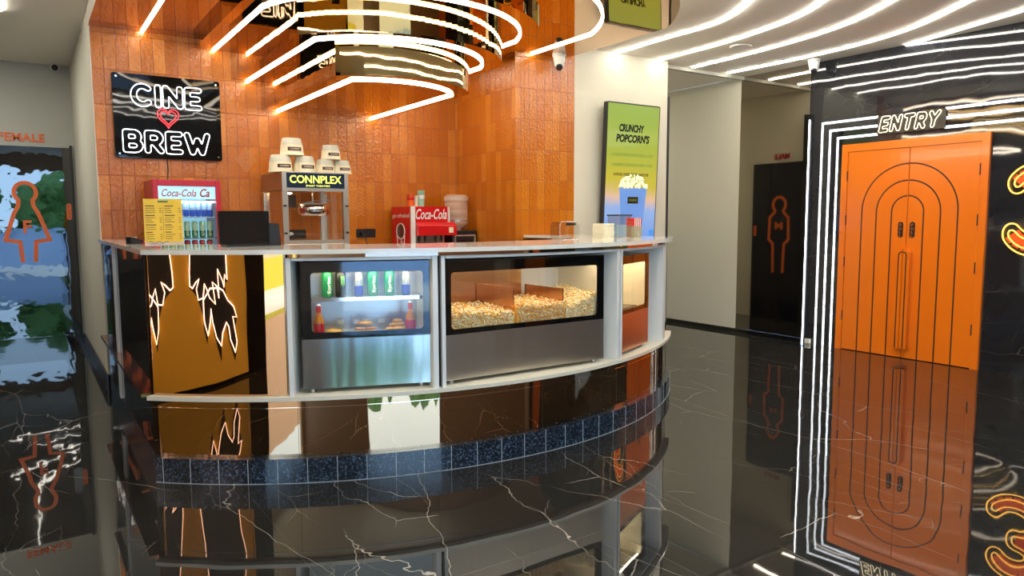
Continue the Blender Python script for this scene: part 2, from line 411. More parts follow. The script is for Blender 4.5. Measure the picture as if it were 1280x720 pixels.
GLYPH = {'C': (poly(*arcp(.40, .5, .40, .5, 50, 310)), .74), 'I': (poly((0, 0), (0, 1)), 0.), 'N': (poly((0, 0), (0, 1), (.66, 0), (.66, 1)), .66),
         'E': (poly((.55, 1), (0, 1), (0, 0), (.55, 0)) + poly((0, .5), (.48, .5)), .55), 'B': (poly((0, .5), (.36, .5)) + poly((0, 0), (0, 1), (.36, 1), *arcp(.36, .75, .22, .25, 80, -80), (.36, .5), *arcp(.38, .25, .26, .25, 80, -80), (.36, 0), (0, 0)), .64),
         'R': (poly((0, 0), (0, 1), (.36, 1), *arcp(.36, .73, .24, .27, 80, -80), (0, .46)) + poly((.30, .46), (.62, 0)), .62), 'W': (poly((0, 1), (.26, 0), (.5, .72), (.74, 0), (1., 1)), 1.),
         'T': (poly((0, 1), (.66, 1)) + poly((.33, 1), (.33, 0)), .66), 'Y': (poly((0, 1), (.33, .48), (.66, 1)) + poly((.33, .48), (.33, 0)), .66),
         '3': (poly(*arcp(.40, .76, .36, .24, 150, -70), (.42, .52), *arcp(.40, .27, .40, .27, 75, -155)), .8)}
def neon_word(name, word, M, w, h, m, parent, t=.11, rad=.0035, gap=.36, shear=0., lift=.012, levels=(1.,)):
    x = 0; G = []
    for ch in word:
        g, wd = GLYPH[ch]; G.append((ch, x)); x += wd + gap
    tot = x - gap + 2*t; kx = w/tot; ky = h/(1 + 2*t)
    for ch, xo in G:
        mb = MB()
        for lv in levels:
            for L_ in neon_outlines([tuple(q) for q in GLYPH[ch][0]], t*lv): mb.tube([((px + xo + t + shear*py)*kx, (py + t)*ky, lift) for px, py in L_[::2]], rad, 6, closed=True)
        xform(mb, M).build(name, m, parent)

# ------------------------------------------------------------------ the room shell
H = 2.95
struct('floor', B(-4.1, 12, -3.2, 9.3, -.1, 0), FLOOR, 'polished black marble lobby floor with white veins', 'floor')
struct('ceiling', B(-4.1, 6.95, -3.2, 9.3, H, H+.12), CEIL, 'cream painted lobby ceiling', 'ceiling')
# block that carries the tiled concession niche
struct('wall_niche_back', B(.505, 3.80, 6.50, 6.60, 0, H), TILE, 'orange glazed tile wall behind the service counter')
struct('wall_niche_side', B(3.70, 3.80, 5.45, 6.499, 0, H), TILE, 'short orange tiled return wall at the right of the niche')
struct('wall_niche_front', B(3.801, 4.372, 5.45, 5.55, 0, H), TILE, 'narrow orange tiled wall beside the cream column')
struct('wall_column', B(4.373, 5.60, 5.45, 5.55, 0, H), CREAM, 'cream column wall that carries the tall menu screen')
struct('wall_block_left', B(.505, .60, 6.601, 9.049, 0, H), CREAM, 'cream side of the tiled block running back to the female door')
struct('trim_block_edge', B(.497, .5045, 6.495, 9.049, .13, H), CREAM, 'cream edge strip at the left end of the orange tiles', 'trim')
struct('wall_female', B(-1.3, .505, 9.05, 9.15, 0, H), CREAM2, 'greige wall above and beside the female washroom door')
struct('wall_passage_left', B(5.50, 5.60, 5.551, 9.1, 0, H), CREAM, 'cream passage wall with the male washroom door')
struct('wall_passage_end', B(5.601, 6.949, 9.0, 9.1, 0, H), CREAM2, 'greige end wall of the washroom passage')
struct('wall_passage_right', B(6.951, 7.05, 5.60, 9.1, 0, H), CREAM, 'cream right wall of the washroom passage')
struct('wall_mirror_panel', B(6.945, 7.05, 4.705, 5.599, .045, H), SMOKED, 'bronze tinted mirror panel reflecting the male washroom door')
struct('wall_entry', B(6.95, 7.05, -3.2, 4.70, 0, H), MARBLE, 'polished black marble wall around the orange entry doors')
struct('wall_left', B(-1.4, -1.3, 1.62, 9.15, 0, H), BLACKGLOSS, 'black gloss side wall at the left of the lobby')
struct('wall_left_far', MB().box(-4.1, -4.0, -3.2, 1.62, 2.6, H).box(-4.1, -4.0, -3.2, -3.0, 0, 2.6).box(-4.1, -4.0, 1.40, 1.62, 0, 2.6), PEACH, 'far left wall of the lobby with a wide opening to the street')
struct('wall_left_return', B(-4.0, -1.401, 1.62, 1.72, 0, H), CREAM, 'cream return wall at the left of the lobby')
struct('wall_front', MB().box(-4.0, -.75, -3.3, -3.2, 0, H).box(2.25, 6.95, -3.3, -3.2, 0, H).box(-.75, 2.25, -3.3, -3.2, 2.55, H), mat('brown_wall', (.36, .25, .18), .5), 'dark brown front wall around the street entrance')
struct('baseboard_passage', MB().box(6.925, 6.944, 4.72, 9.0, 0, .045), BLACKGLOSS, 'black skirting along the passage wall', 'baseboard')
struct('baseboard_left', MB().box(.485, .4965, 6.5, 9.049, 0, .13), BLACKP, 'black skirting along the cream side wall to the female door', 'baseboard')
struct('baseboard_female', MB().box(-1.29, .484, 9.0, 9.049, 0, .13), BLACKGLOSS, 'black stone sill under the female washroom door', 'baseboard')
struct('trim_passage', MB().box(5.601, 5.74, 5.551, 5.60, 0, 2.62), BLACK, 'black door jamb at the corner of the cream column', 'trim')
struct('trim_soffit', MB().box(5.601, 6.944, 5.56, 5.62, H-.035, H-.001), CREAM2, 'thin downstand where the passage ceiling starts', 'trim')
# outside
struct('ground', MB().box(-30, 30, -60, -3.301, -.12, -.02).box(-30, -4.101, -3.3, 12, -.12, -.02), PAVE, 'pale paving outside the entrance', 'ground')
def tree(x, y, h, r, label):
    t = thing('street_tree', label, 'tree', (x, y, -.02), 0, 'trees outside the entrance')
    MB().lathe([(.16, 0), (.12, h*.4), (.09, h*.62)], seg=10).build('trunk', BARK, t)
    mb = MB(); bm = bmesh.new(); bmesh.ops.create_icosphere(bm, subdivisions=2, radius=1.); V = [v.co.copy() for v in bm.verts]; F = [tuple(v.index for v in f.verts) for f in bm.faces]; bm.free()
    for k in range(26):
        a = random.uniform(0, 2*PI); q = random.uniform(0, r); c = Vector((q*math.cos(a), q*math.sin(a), h*.62 + random.uniform(-.3, .8)*r)); s = random.uniform(.3, .6)*r
        mb.add([c + v*s*random.uniform(.8, 1.15) for v in V], F)
    mb.build('crown', LEAF, t)
for x, y, h, r, l in ((-8.5, -13, 2.7, 1.3, 'round green tree at the far left outside'), (-3.4, -13, 2.7, 1.3, 'green tree left of the entrance axis'), (1.6, -13, 2.7, 1.3, 'green tree straight outside the entrance'),
                      (6.4, -13, 2.7, 1.3, 'green tree right of the entrance axis'), (11.2, -13, 2.7, 1.3, 'round green tree at the far right outside')):
    tree(x, y, h, r, l)
bm = bmesh.new(); bmesh.ops.create_icosphere(bm, subdivisions=2, radius=1.); V = [v.co.copy() for v in bm.verts]; F = [tuple(v.index for v in f.verts) for f in bm.faces]; bm.free(); mb = MB()
for k in range(260):
    c = Vector((random.uniform(-9, 10), random.uniform(-9.2, -8.6), random.uniform(.4, 2.45))); s = random.uniform(.3, .6)
    mb.add([c + v*s*random.uniform(.75, 1.2) for v in V], F)
tag(mb.build('hedge', LEAF), 'tall green hedge across the paving outside the entrance', 'hedge', kind='stuff')
for y, l in ((-4.5, 'green street tree beyond the left opening, nearest the corner'), (-.4, 'green street tree straight beyond the left opening'), (3.8, 'green street tree at the far end beyond the left opening')):
    tree(-13, y, 2.9, 1.4, l)
t = thing('peach_reflection_wall', 'peach and yellow wall added at the left to colour the mirror reflections', 'wall', (-7, -1, -.02))  # added unseen wall, gives the counter mirror its peach and yellow reflection
MB().box(-.1, 0, -6, 6, 0, .62).build('yellow_base', mat('reflected_yellow', (.75, .60, .06), .7), t); MB().box(-.1, 0, -6, 6, .621, 3.3).build('peach_wall', mat('reflected_peach', (.95, .56, .34), .7), t)
tag(MB().box(-9, 10, -8.2, -8.0, -.02, 1.05).box(-9, 10, -8.25, -7.95, 1.051, 1.12).build('blue_reflection_wall', mat('reflected_pale_blue', (.42, .58, .85), .6)), 'low pale blue wall added before the hedge to put blue into reflections', 'wall')  # added unseen wall, turns the lower part of door and steel reflections blue
# pilasters added behind the viewpoint to reflect as streaks in the steel fronts
struct('trim_streak_pilaster', MB().box(6.55, 6.80, -3.199, -3.10, 0, H), CREAM, 'cream pilaster added in the far front corner for a streak in the steel', 'trim')
struct('trim_streak_pillar', MB().box(6.85, 6.949, -2.75, -2.35, 0, H), ORANGE, 'orange lacquered pilaster added near the street front for a streak in the steel', 'trim')

# ------------------------------------------------------------------ ceiling LED strips
def led(name_label, pts, z, w=.020, m=None, group=None, h=.013):
    o = MB().strip([(x, y, z) for x, y in pts], w, h).build('led_strip', m or LED)
    return tag(o, name_label, 'light', group)
def arc(cx, cy, r, a0, a1, n):
    return [(cx + r*math.sin(math.radians(a0 + (a1-a0)*k/n)), cy - r*math.cos(math.radians(a0 + (a1-a0)*k/n))) for k in range(n+1)]
def smooth(pts, it=2):
    for _ in range(it):
        q = [pts[0]]
        for a, b in zip(pts, pts[1:]): q += [(a[0]*.75+b[0]*.25, a[1]*.75+b[1]*.25), (a[0]*.25+b[0]*.75, a[1]*.25+b[1]*.75)]
        pts = q + [pts[-1]]
    return pts
for pts, l, lx, ly in (([(4.88, 5.44), (4.84, 4.75), (4.86, 4.2), (4.72, 3.85), (4.47, 3.5)], 'curved ceiling LED strip starting at the cream column, innermost', -.05, 6.9),
                   ([(5.45, 5.44), (5.44, 4.6), (5.34, 4.05), (5.22, 3.62), (4.93, 3.2)], 'curved ceiling LED strip ending at the corner of the cream column', -.6, 6.9),
                   ([(6.02, 5.5), (5.98, 4.5), (5.80, 3.6), (5.42, 3.0)], 'curved ceiling LED strip third from the tiled niche', None, 0),
                   ([(6.58, 5.5), (6.61, 4.43), (6.46, 3.49), (5.94, 2.74)], 'curved ceiling LED strip fourth from the tiled niche', None, 0),
                   ([(6.94, 3.72), (6.55, 2.62)], 'outermost ceiling LED strip meeting the black marble wall', None, 0)):
    x, y = pts[-1]; r = math.hypot(x-2.4, y-5.2); a = math.degrees(math.atan2(x-2.4, -(y-5.2)))
    p = smooth(pts) + arc(2.4, 5.2, r, a-3, -58 if lx is not None else -35, 26)
    if lx is not None and lx > -.5: p = smooth(p + [(lx, 4.2), (lx, ly)], 1)
    led(l, p, H-.0005, group='curved LED strips in the lobby ceiling')

# ------------------------------------------------------------------ tiered mirror canopy
can = thing('tiered_canopy', 'stepped bronze mirror canopy hanging over the service counter', 'ceiling canopy', (2.3, 6.4, H))
def tier_outline(xl, xr, yb, cx, cy, r, n=40):
    a0 = math.degrees(math.asin((xl-cx)/r)) if abs(xl-cx) < r else -90; a1 = math.degrees(math.asin((xr-cx)/r)) if abs(xr-cx) < r else 90
    return [(xl, yb)] + arc(cx, cy, r, a0, a1, n) + [(xr, yb)]
def tier(name, xl, xr, yb, cx, cy, r, z0, z1, side):
    mb = MB(); pts = tier_outline(xl, xr, yb, cx, cy, r)
    L_ = [(x-2.3, y-6.4) for x, y in pts]
    if sum(a[0]*b[1]-b[0]*a[1] for a, b in zip(L_, L_[1:] + L_[:1])) < 0: L_ = L_[::-1]
    mb.prism(L_, z0-H, z1-H, 0)
    me_m = []
    for i, f in enumerate(mb.f):
        zs = [mb.v[k][2] for k in f]
        me_m.append(0 if max(zs) - min(zs) < 1e-5 else 1)
    mb.m = me_m
    return mb.build(name, [SOFFIT, side], can)
T0 = [(.492, 5.449), (.492, 4.20)]
out0 = [(.492, 6.499), ] + arc(2.37, 5.2, 2.15, -60.8, 60.8, 60) + [(4.25, 5.449), (3.699, 5.449), (3.699, 6.499)]
mb = MB(); L_ = [(x-2.3, y-6.4) for x, y in out0]
mb.prism(L_, 2.82-H, -.001, 0); mb.m = [0 if max(mb.v[k][2] for k in f) - min(mb.v[k][2] for k in f) < 1e-5 else 1 for f in mb.f]
o = mb.build('outer_tier', [SOFFIT, CREAM], can)
tier('upper_tier', 1.245, 3.50, 6.499, 2.37, 5.2, 1.15, 2.745, 2.8195, GOLD)
tier('middle_tier', 1.525, 3.14, 6.499, 2.30, 5.22, .93, 2.52, 2.7445, GOLD)
tier('lowest_tier', 1.765, 2.87, 6.499, 2.26, 5.21, .71, 2.29, 2.5195, GOLD)
for (xl, xr, cx, cy, r, z, l, yb2) in ((.86, 3.87, 2.37, 5.2, 1.61, 2.82, 'LED strip under the outermost canopy tier', 5.445), (1.39, 3.32, 2.37, 5.2, 1.0, 2.745, 'LED strip under the second canopy tier from above', 6.495),
                                  (1.65, 3.03, 2.29, 5.2, .78, 2.52, 'LED strip under the third canopy tier from above', 6.495), (1.90, 2.77, 2.25, 5.27, .62, 2.29, 'LED strip under the lowest canopy tier', 6.495)):
    p = tier_outline(xl, xr, 6.495, cx, cy, r, 30); p[-1] = (xr, yb2)
    led(l, p, z-.0005, .017, LEDC, group='LED strips of the canopy tiers')

# ------------------------------------------------------------------ service counter
CX, CY = 2.368, 6.008
ctr = thing('service_counter', 'curved bronze mirrored service counter with white top and display bays', 'counter', (CX, CY, 0))
def P(th, R): t = math.radians(th); return (R*math.sin(t), -R*math.cos(t))
def ring(R0, R1, a0, a1, n=48): return [P(a0+(a1-a0)*k/n, R1) for k in range(n+1)] + [P(a1+(a0-a1)*k/n, R0) for k in range(n+1)]
XL = .505 - CX; XR = 4.235 - CX
aL = math.degrees(math.asin(XL/2.70)); aR = math.degrees(math.asin(XR/2.70))
# plinth (front arc plus the two straight returns), with pale tile joints
mb = MB()
mb.prism([(XL, .49)] + [P(aL + (aR-aL)*k/64, 2.71) for k in range(65)] + [(XR, -.559), (XR-.5, -.559)] + [P(aR-3 + (aL-aR+6)*k/40, 2.3) for k in range(41)] + [(XL+.3, .49)], 0, .13, 0)
n = 27
for k in range(n+1):
    a = aL + .9 + (aR-aL-1.8)*k/n
    mb.prism([P(a-.03, 2.70), P(a-.03, 2.7112), P(a+.03, 2.7112), P(a+.03, 2.70)], .001, .1305, 1)
mb.prism(ring(2.70, 2.7118, aL, aR, 64), .0005, .003, 1)
mb.build('plinth', [GRANITE, mat('pale_grout', (.42, .48, .50), .6)], ctr)
# lower mirror band
mb = MB(); aL2 = math.degrees(math.asin(XL/2.67)); aR2 = math.degrees(math.asin((XR-.01)/2.67))
mb.prism(ring(2.645, 2.67, aL2, aR2, 96), .1305, .4295, 0, smooth=True)
for a in (-33.26, -27.87, -12.1, 1.8, 16.4, 30.):
    mb.prism([P(a-.02, 2.66), P(a-.02, 2.6705), P(a+.02, 2.6705), P(a+.02, 2.66)], .131, .429, 1)
mb.build('lower_mirror_band', [BRONZE, BLACK], ctr)
MB().prism(ring(2.665, 2.6735, aL2, aR2, 96), .3845, .3875).build('metal_trim_line', CHROME, ctr)
MB().box(XL, XL+.03, -1.87, .49, .131, 1.176).build('left_side_panel', BLACKGLOSS, ctr)
MB().box(XR-.03, XR-.005, -1.85, -.559, .131, 1.176).build('right_side_panel', BLACKGLOSS, ctr)
MB().box(XL-.012, XL-.0005, -.46, -.36, .131, 1.176).build('side_post', WHITEL, ctr)
MB().box(XL-.045, XL-.0005, -1.86, .49, .43, .4495).build('side_ledge', mat('copper_mirror', (.55, .24, .13), .08, 1.), ctr)
# shelf
aS0 = math.degrees(math.asin((XL-.03)/2.71)); aS1 = math.degrees(math.asin((XR+.03)/2.71))
MB().prism(ring(1.95, 2.71, aS0, aS1, 96), .43, .45, smooth=True).build('shelf', SHELFM, ctr, bevel=.003)
# upper mirror panel at the left, at the right end, strip under the top
MB().prism(ring(2.645, 2.67, aL2, -28.62, 48), .4505, 1.176, smooth=True).build('upper_mirror_panel', BRONZE, ctr)
MB().prism(ring(2.645, 2.67, 36.0, aR2, 24), .4505, 1.176, smooth=True).build('end_mirror_panel', BRONZE, ctr)
MB().prism(ring(2.62, 2.67, -28.6, 35.98, 80), 1.1565, 1.176, smooth=True).build('mirror_fascia', BRONZE, ctr)
def upright(a0, a1, label=None, mt=None, R0=1.96):
    o = MB().prism([P(a0, 2.69), P(a1, 2.69), P(a1, R0), P(a0, R0)], .4505, 1.156).build('upright', mt or WHITEL, ctr); return o
for a0, a1 in ((-28.6, -28.1), (-12.84, -12.25), (-11.81, -11.39), (15.6, 16.25), (16.63, 17.05), (33.6, 35.9)): upright(a0, a1)
for a0, a1 in ((-12.24, -11.82), (16.26, 16.62)):
    MB().prism([P(a0, 2.66), P(a1, 2.66), P(a1, 2.0), P(a0, 2.0)], .4505, 1.156).build('gap_filler', BLACKGLOSS, ctr)
for a0, a1 in ((-28.0, -12.9), (-11.3, 15.5), (17.1, 33.5)):
    MB().prism(ring(1.96, 2.685, a0, a1, 20), 1.141, 1.156).build('bay_top', WHITEL, ctr)
    MB().prism(ring(1.96, 1.98, a0, a1, 20), .4505, 1.14).build('bay_back', WHITEL, ctr)
# countertop: curved front, left arm along the side, short right return
top = [(XL-.025, .49)] + [P(math.degrees(math.asin((XL-.025)/2.72)) + (math.degrees(math.asin((XR+.02)/2.72)) - math.degrees(math.asin((XL-.025)/2.72)))*k/80, 2.72) for k in range(81)]
top += [(XR+.02, -.56), (XR-.45, -.56), (XR-.45, -1.25)] + [P(36 + (-36-33)*k/40, 2.0) for k in range(41)][1:] + [(XL+.27, -1.1), (XL+.27, .49)]
MB().prism(top, 1.1765, 1.20).build('countertop', QUARTZ, ctr, bevel=.003)

# ------------------------------------------------------------------ display cases in the bays
def display(PL, PR, zb, zt, zsp, win, label, dep=.55, inner=WARMIN, steel=STEEL):
    w = math.dist(PL, PR); a = math.atan2(PR[1]-PL[1], PR[0]-PL[0])
    t = thing('display_case', label, 'display case', (PL[0], PL[1], .45), a)
    Z = lambda z: z - .45
    # body shell
    g = MB()
    g.box(0, .014, .012, dep, Z(zsp), Z(zt)); g.box(w-.014, w, .012, dep, Z(zsp), Z(zt)); g.box(0.014, w-.014, dep-.012, dep, Z(zb), Z(zt)); g.box(.014, w-.014, .012, dep-.012, Z(zt)-.012, Z(zt))
    g.box(0.014, w-.014, .012, dep-.012, Z(zsp)-.01, Z(zsp)+.004); g.box(0, .014, .012, dep, Z(zb), Z(zsp)); g.box(w-.014, w, .012, dep, Z(zb), Z(zsp)); g.box(.014, w-.014, .012, dep-.012, Z(zb), Z(zb)+.01)
    g.build('case_body', inner, t)
    MB().box(0, w, 0, .011, Z(zb), Z(zsp)).build('steel_front', steel, t)
    x0, x1, z0, z1 = win; fr = MB(); M = Matrix(((1, 0, 0, 0), (0, 0, -1, .010), (0, 1, 0, 0), (0, 0, 0, 1)))
    o_ = [(0, Z(zsp)+.001), (w, Z(zsp)+.001), (w, Z(zt)), (0, Z(zt))]; i_ = rrect(x0, x1, Z(z0), Z(z1), .018)
    # frame as four bars with rounded inner corners
    fr.box(0, w, 0, .010, Z(zsp)+.001, Z(z0)); fr.box(0, w, 0, .010, Z(z1), Z(zt)); fr.box(0, x0, 0, .010, Z(z0), Z(z1)); fr.box(x1, w, 0, .010, Z(z0), Z(z1))
    for cx, cz, sx_, sz in ((x0, Z(z0), 1, 1), (x1, Z(z0), -1, 1), (x0, Z(z1), 1, -1), (x1, Z(z1), -1, -1)):
        q = [(cx, cz)] + [(cx + sx_*.02*(1-math.sin(math.radians(b))), cz + sz*.02*(1-math.cos(math.radians(b)))) for b in range(0, 91, 15)]
        fr.prism(q, 0, .0098, M=M)
    fr.build('black_frame', mat('frame_black', (.006, .006, .007), .08), t)
    MB().box(.002, w-.002, -.0035, -.0005, Z(zsp)+.002, Z(zt)-.002).build('front_glass', PANE, t)
    for lx in (.05, w-.05): MB().lathe([(.014, 0.0), (.014, Z(zb))], (lx, .04, 0), 12).build('foot', STEEL2, t)
    for lx in (.05, w-.05): MB().lathe([(.014, 0.0), (.014, Z(zb))], (lx, dep-.06, 0), 12).build('foot', STEEL2, t)
    return t, w
c1, w1 = display((1.155, 3.66), (1.785, 3.445), .472, 1.132, .732, (.052, .628, .766, 1.078), 'glass fronted drinks and snacks display case in the left bay')
STEELR = add_bump(mat('satin_steel', (.74, .70, .62), .34, 1.), 9.0, .45, .012, (1, 1, .06))
c2, w2 = display((1.86, 3.41), (2.985, 3.42), .472, 1.122, .722, (.034, 1.075, .752, 1.062), 'wide popcorn display case in the middle bay', steel=STEELR)
c3, w3 = display((3.17, 3.475), (3.64, 3.695), .472, 1.105, .722, (.05, .47, .752, 1.05), 'small food warmer display case in the right bay', dep=.45, steel=COPPER)
for c, w, n_ in ((c1, w1, 1), (c2, w2, 1), (c3, w3, 1)):
    if c is c3: MB().box(.03, w-.03, .30, .315, .60, .635).build('case_lamp', mat('warm_lamp_glow', (.9, .9, .9), .5, emit=(1, .80, .42), es=22.), c)
    MB().box(.03, w-.03, .03, .05, .635, .640).build('case_lamp', mat('case_lamp_glow', (.9, .9, .9), .5, emit=(1, .86, .60), es=26.), c)
# left case: glass shelf on a rail
MB().box(.03, w1-.03, .09, .40, .478, .486).build('glass_shelf', ACRYL, c1)
MB().box(.03, w1-.03, .075, .092, .468, .488).build('shelf_rail', CHROME, c1)
MB().box(.02, w1-.02, .30, .304, .286, .60).build('rear_grille', STEEL2, c1)
def cpos(c, x, y): a = c.rotation_euler.z; return (c.location.x + x*math.cos(a) - y*math.sin(a), c.location.y + x*math.sin(a) + y*math.cos(a))
def wrap_text(mb, r, z0, ang=-PI/2):
    """wrap a flat text mesh (x along height here) round a can of radius r"""
    out = MB(); out.f = mb.f; out.m = mb.m; out.sm = mb.sm
    out.v = [((r + z)*math.cos(ang + x/r), (r + z)*math.sin(ang + x/r), z0 + y) for x, y, z in mb.v]; return out
def make_can(name, label, cat, body, band, lid, txt=None, tcol=None, h=.13, r=.026, group=None, loc=(0, 0, 0)):
    t = thing(name, label, cat, loc, 0, group)
    MB().lathe([(r*.78, 0), (r, .008), (r, h*.45)], seg=20).build('lower_body', band, t)
    MB().lathe([(r, h*.45), (r, h-.012), (r*.82, h-.002)], seg=20).build('upper_body', body, t)
    MB().lathe([(r*.84, h-.002), (r*.84, h), (r*.74, h), (r*.72, h-.003)], seg=20).build('rim', lid, t)
    if txt:
        tm = text_mesh(txt, h*.66, r*.85, depth=.0006, offset=.02)
        tm.v = [(-(y - r*.42), x, z) for x, y, z in tm.v]      # reads upwards
        wrap_text(tm, r, h*.15).build('printed_name', tcol, t)
    return t
CANG = 'drink cans on the glass shelf of the display case'
zs = .45 + .486
a1_ = c1.rotation_euler.z
for kind, x, lab in (('g', .136, 'green soft drink can, leftmost on the glass shelf of the display case'), ('k', .206, 'black energy drink can with lime claw mark on the display shelf'),
                  ('b', .300, 'blue and silver energy drink can between the black and a green can'), ('g', .373, 'green soft drink can in the middle of the display shelf'),
                  ('g', .463, 'green soft drink can behind the blue glass reflection'), ('b', .552, 'blue and silver energy drink can at the right end of the display shelf')):
    lx, ly = cpos(c1, x, .13)
    if kind == 'g': t = make_can('drink_can', lab, 'can', CGREEN, CGREEN, CSILV, 'Sprite', WHITE, .138, .028, CANG, (lx, ly, zs))
    elif kind == 'k':
        t = make_can('drink_can', lab, 'can', CBLACK, CBLACK, CSILV, None, None, .138, .028, CANG, (lx, ly, zs))
        m_ = MB()
        for q in (-.008, 0, .008): m_.prism([(q-.0025, .115), (q+.003, .112), (q+.0022, .07 + abs(q)), (q, .052 + abs(q))], 0, .0006)
        wrap_text(m_, .028, 0).build('claw_mark', BLIME, t)
    else: t = make_can('drink_can', lab, 'can', CSILV, CBLUE, CSILV, None, None, .130, .0245, CANG, (lx, ly, zs))
    t.rotation_euler.z = random.uniform(-.3, .1)
zf = .736
def bottle(loc, label):
    t = thing('drink_bottle', label, 'bottle', loc, 0, 'bottles on the floor of the display case')
    MB().lathe([(.024, 0), (.027, .006), (.027, .075), (.024, .092), (.0115, .120), (.010, .150)], seg=18).build('body', AMBER, t)
    MB().lathe([(.0275, .018), (.0278, .020), (.0278, .068), (.0275, .070)], seg=18, caps=False).build('paper_label', CRED, t)
    MB().lathe([(.0125, .128), (.0125, .158), (.0105, .162)], seg=14).build('neck_foil', CRED, t)
    MB().lathe([(.013, .1625), (.013, .170), (.010, .171)], seg=14).build('cap', CSILV, t)
bottle((*cpos(c1, .088, .07), zf), 'amber bottle with red label at the left of the display case')
bottle((*cpos(c1, .569, .08), zf), 'amber bottle with red label at the right of the display case')
def blob(mb, c, rx, ry, rz, seed=0, mi=0, sub=2, amp=.1):
    bm = bmesh.new(); bmesh.ops.create_icosphere(bm, subdivisions=sub, radius=1.); rnd = random.Random(seed)
    V = [v.co.copy() for v in bm.verts]; F = [tuple(v.index for v in f.verts) for f in bm.faces]; bm.free()
    ph = [rnd.uniform(0, 6) for _ in range(4)]
    mb.add([(c[0] + v.x*rx*(1 + amp*math.sin(4*v.y+ph[0])), c[1] + v.y*ry*(1 + amp*math.sin(5*v.x+ph[1])), c[2] + v.z*rz*(1 + amp*math.sin(6*v.x+ph[2]+3*v.y))) for v in V], F, mi, True)
def plate(name, label, x, y, r, items):
    t = thing(name, label, 'food', (*cpos(c1, x, y), zf), a1_)
    MB().lathe([(r*.6, 0), (r, .006), (r*.98, .009), (r*.6, .004)], seg=24).build('plate', BLACKP, t)
    return t
t = plate('pastry_plate', 'flat yellow pastry on a black plate beside the left bottle', .165, .11, .055, 0)
m_ = MB(); blob(m_, (0, 0, .018), .045, .032, .014, 3); m_.build('pastry', BREAD, t)
t = plate('sandwich_plate', 'stacked burger buns with dark filling on a black plate', .325, .12, .075, 0)
for k, (x, y, z, a, b_, m2) in enumerate(((-.025, -.01, .016, .035, .03, BREAD), (.03, -.008, .016, .034, .03, BREAD), (-.022, -.01, .030, .032, .028, POPB), (.03, -.008, .030, .032, .028, POPB), (.004, .0, .056, .04, .032, BREAD))):
    m_ = MB(); blob(m_, (x, y, z), a, b_, .012 if m2 is BREAD else .006, k); m_.build('bun' if m2 is BREAD else 'filling', m2, t)
t = plate('croissant_plate', 'heap of golden croissants on a dark plate at the right of the case', .495, .12, .07, 0)
for k, (x, y, z) in enumerate(((-.035, -.01, .02), (.005, -.015, .022), (.04, -.005, .02), (-.012, 0, .042), (.022, 0, .044), (.008, 0, .062))):
    m_ = MB(); blob(m_, (x, y, z), .026, .016, .012, k+9, amp=.15); m_.build('croissant', BREAD, t)
for k, (x, lab) in enumerate(((.205, 'small white price card behind the yellow pastry'), (.292, 'small white price card left of the burger'), (.342, 'small white price card right behind the burger'), (.428, 'small white price card between burger and croissants'))):
    t = thing('price_card', lab, 'price tag', (*cpos(c1, x, .27), zf), a1_, 'price cards in the snack display')
    MB().box(-.018, .018, 0, .002, .032, .058).build('card', WHITE, t); MB().box(-.004, .004, .0, .006, 0, .032).build('holder', STEEL2, t)
# middle case: dividers and popcorn
MB().box(.474, .480, .05, .45, .286, .50).build('bin_divider', COPPER, c2)
MB().box(.838, .844, .05, .45, .286, .475).build('bin_divider', COPPER, c2)
MB().box(.02, .82, .46, .464, .286, .60).build('rear_panel', COPPER, c2)
MB().box(.846, w2-.02, .50, .504, .286, .60).build('rear_panel', WHITE, c2)
def kernel_geo():
    bm = bmesh.new(); bmesh.ops.create_icosphere(bm, subdivisions=1, radius=1.); V = [v.co.copy() for v in bm.verts]; F = [tuple(v.index for v in f.verts) for f in bm.faces]; bm.free()
    return V, F
KV, KF = kernel_geo()
def popcorn(x0, x1, hl, hr, label, mats, n, seed):
    rnd = random.Random(seed); mb = MB(); wx = x1-x0
    def hgt(x, y): return hl + (hr-hl)*(x/wx) + .02*math.sin(9*x+seed) + .10*max(0, y-.03) * .5
    # the filled body of the heap under its loose kernels
    nx, ny = 12, 6; g = []
    for j in range(ny+1):
        for i in range(nx+1):
            x = wx*i/nx; y = .40*j/ny; g.append((x, y, hgt(x, y) - .012))
    b0 = len(g); g += [(p[0], p[1], 0.) for p in g]
    F = [(j*(nx+1)+i, j*(nx+1)+i+1, (j+1)*(nx+1)+i+1, (j+1)*(nx+1)+i) for j in range(ny) for i in range(nx)]
    F += [(b0+i, b0+i+1, i+1, i) for i in range(nx)]
    F += [(b0+(j+1)*(nx+1), b0+j*(nx+1), j*(nx+1), (j+1)*(nx+1)) for j in range(ny)] + [(b0+j*(nx+1)+nx, b0+(j+1)*(nx+1)+nx, (j+1)*(nx+1)+nx, j*(nx+1)+nx) for j in range(ny)]
    mb.add(g, F, 1)
    for k in range(n):
        if rnd.random() < .55: x = rnd.uniform(0.01, wx-.01); y = rnd.uniform(-.004, .006); z = rnd.uniform(.0, max(.02, hgt(x, 0)))
        else: x = rnd.uniform(.01, wx-.01); y = rnd.uniform(0, .38)**1; z = hgt(x, y) + rnd.uniform(-.008, .008)
        s = rnd.uniform(.0045, .0075); mi = rnd.choice((0, 0, 0, 1, 2) if seed != 2 else (0, 0, 1, 2, 2))
        for q in range(3):
            d = Vector((rnd.uniform(-1, 1), rnd.uniform(-1, 1), rnd.uniform(-1, 1)))*s*.8; rr = s*rnd.uniform(.6, 1.)
            mb.add([(x + d.x + v.x*rr, y + d.y + v.y*rr, z + d.z + v.z*rr) for v in KV], KF, mi, True)
    px_, py_ = cpos(c2, x0, .030)
    o = mb.build('popcorn', mats, None, (px_, py_, .727), c2.rotation_euler.z); return tag(o, label, 'popcorn', kind='stuff')
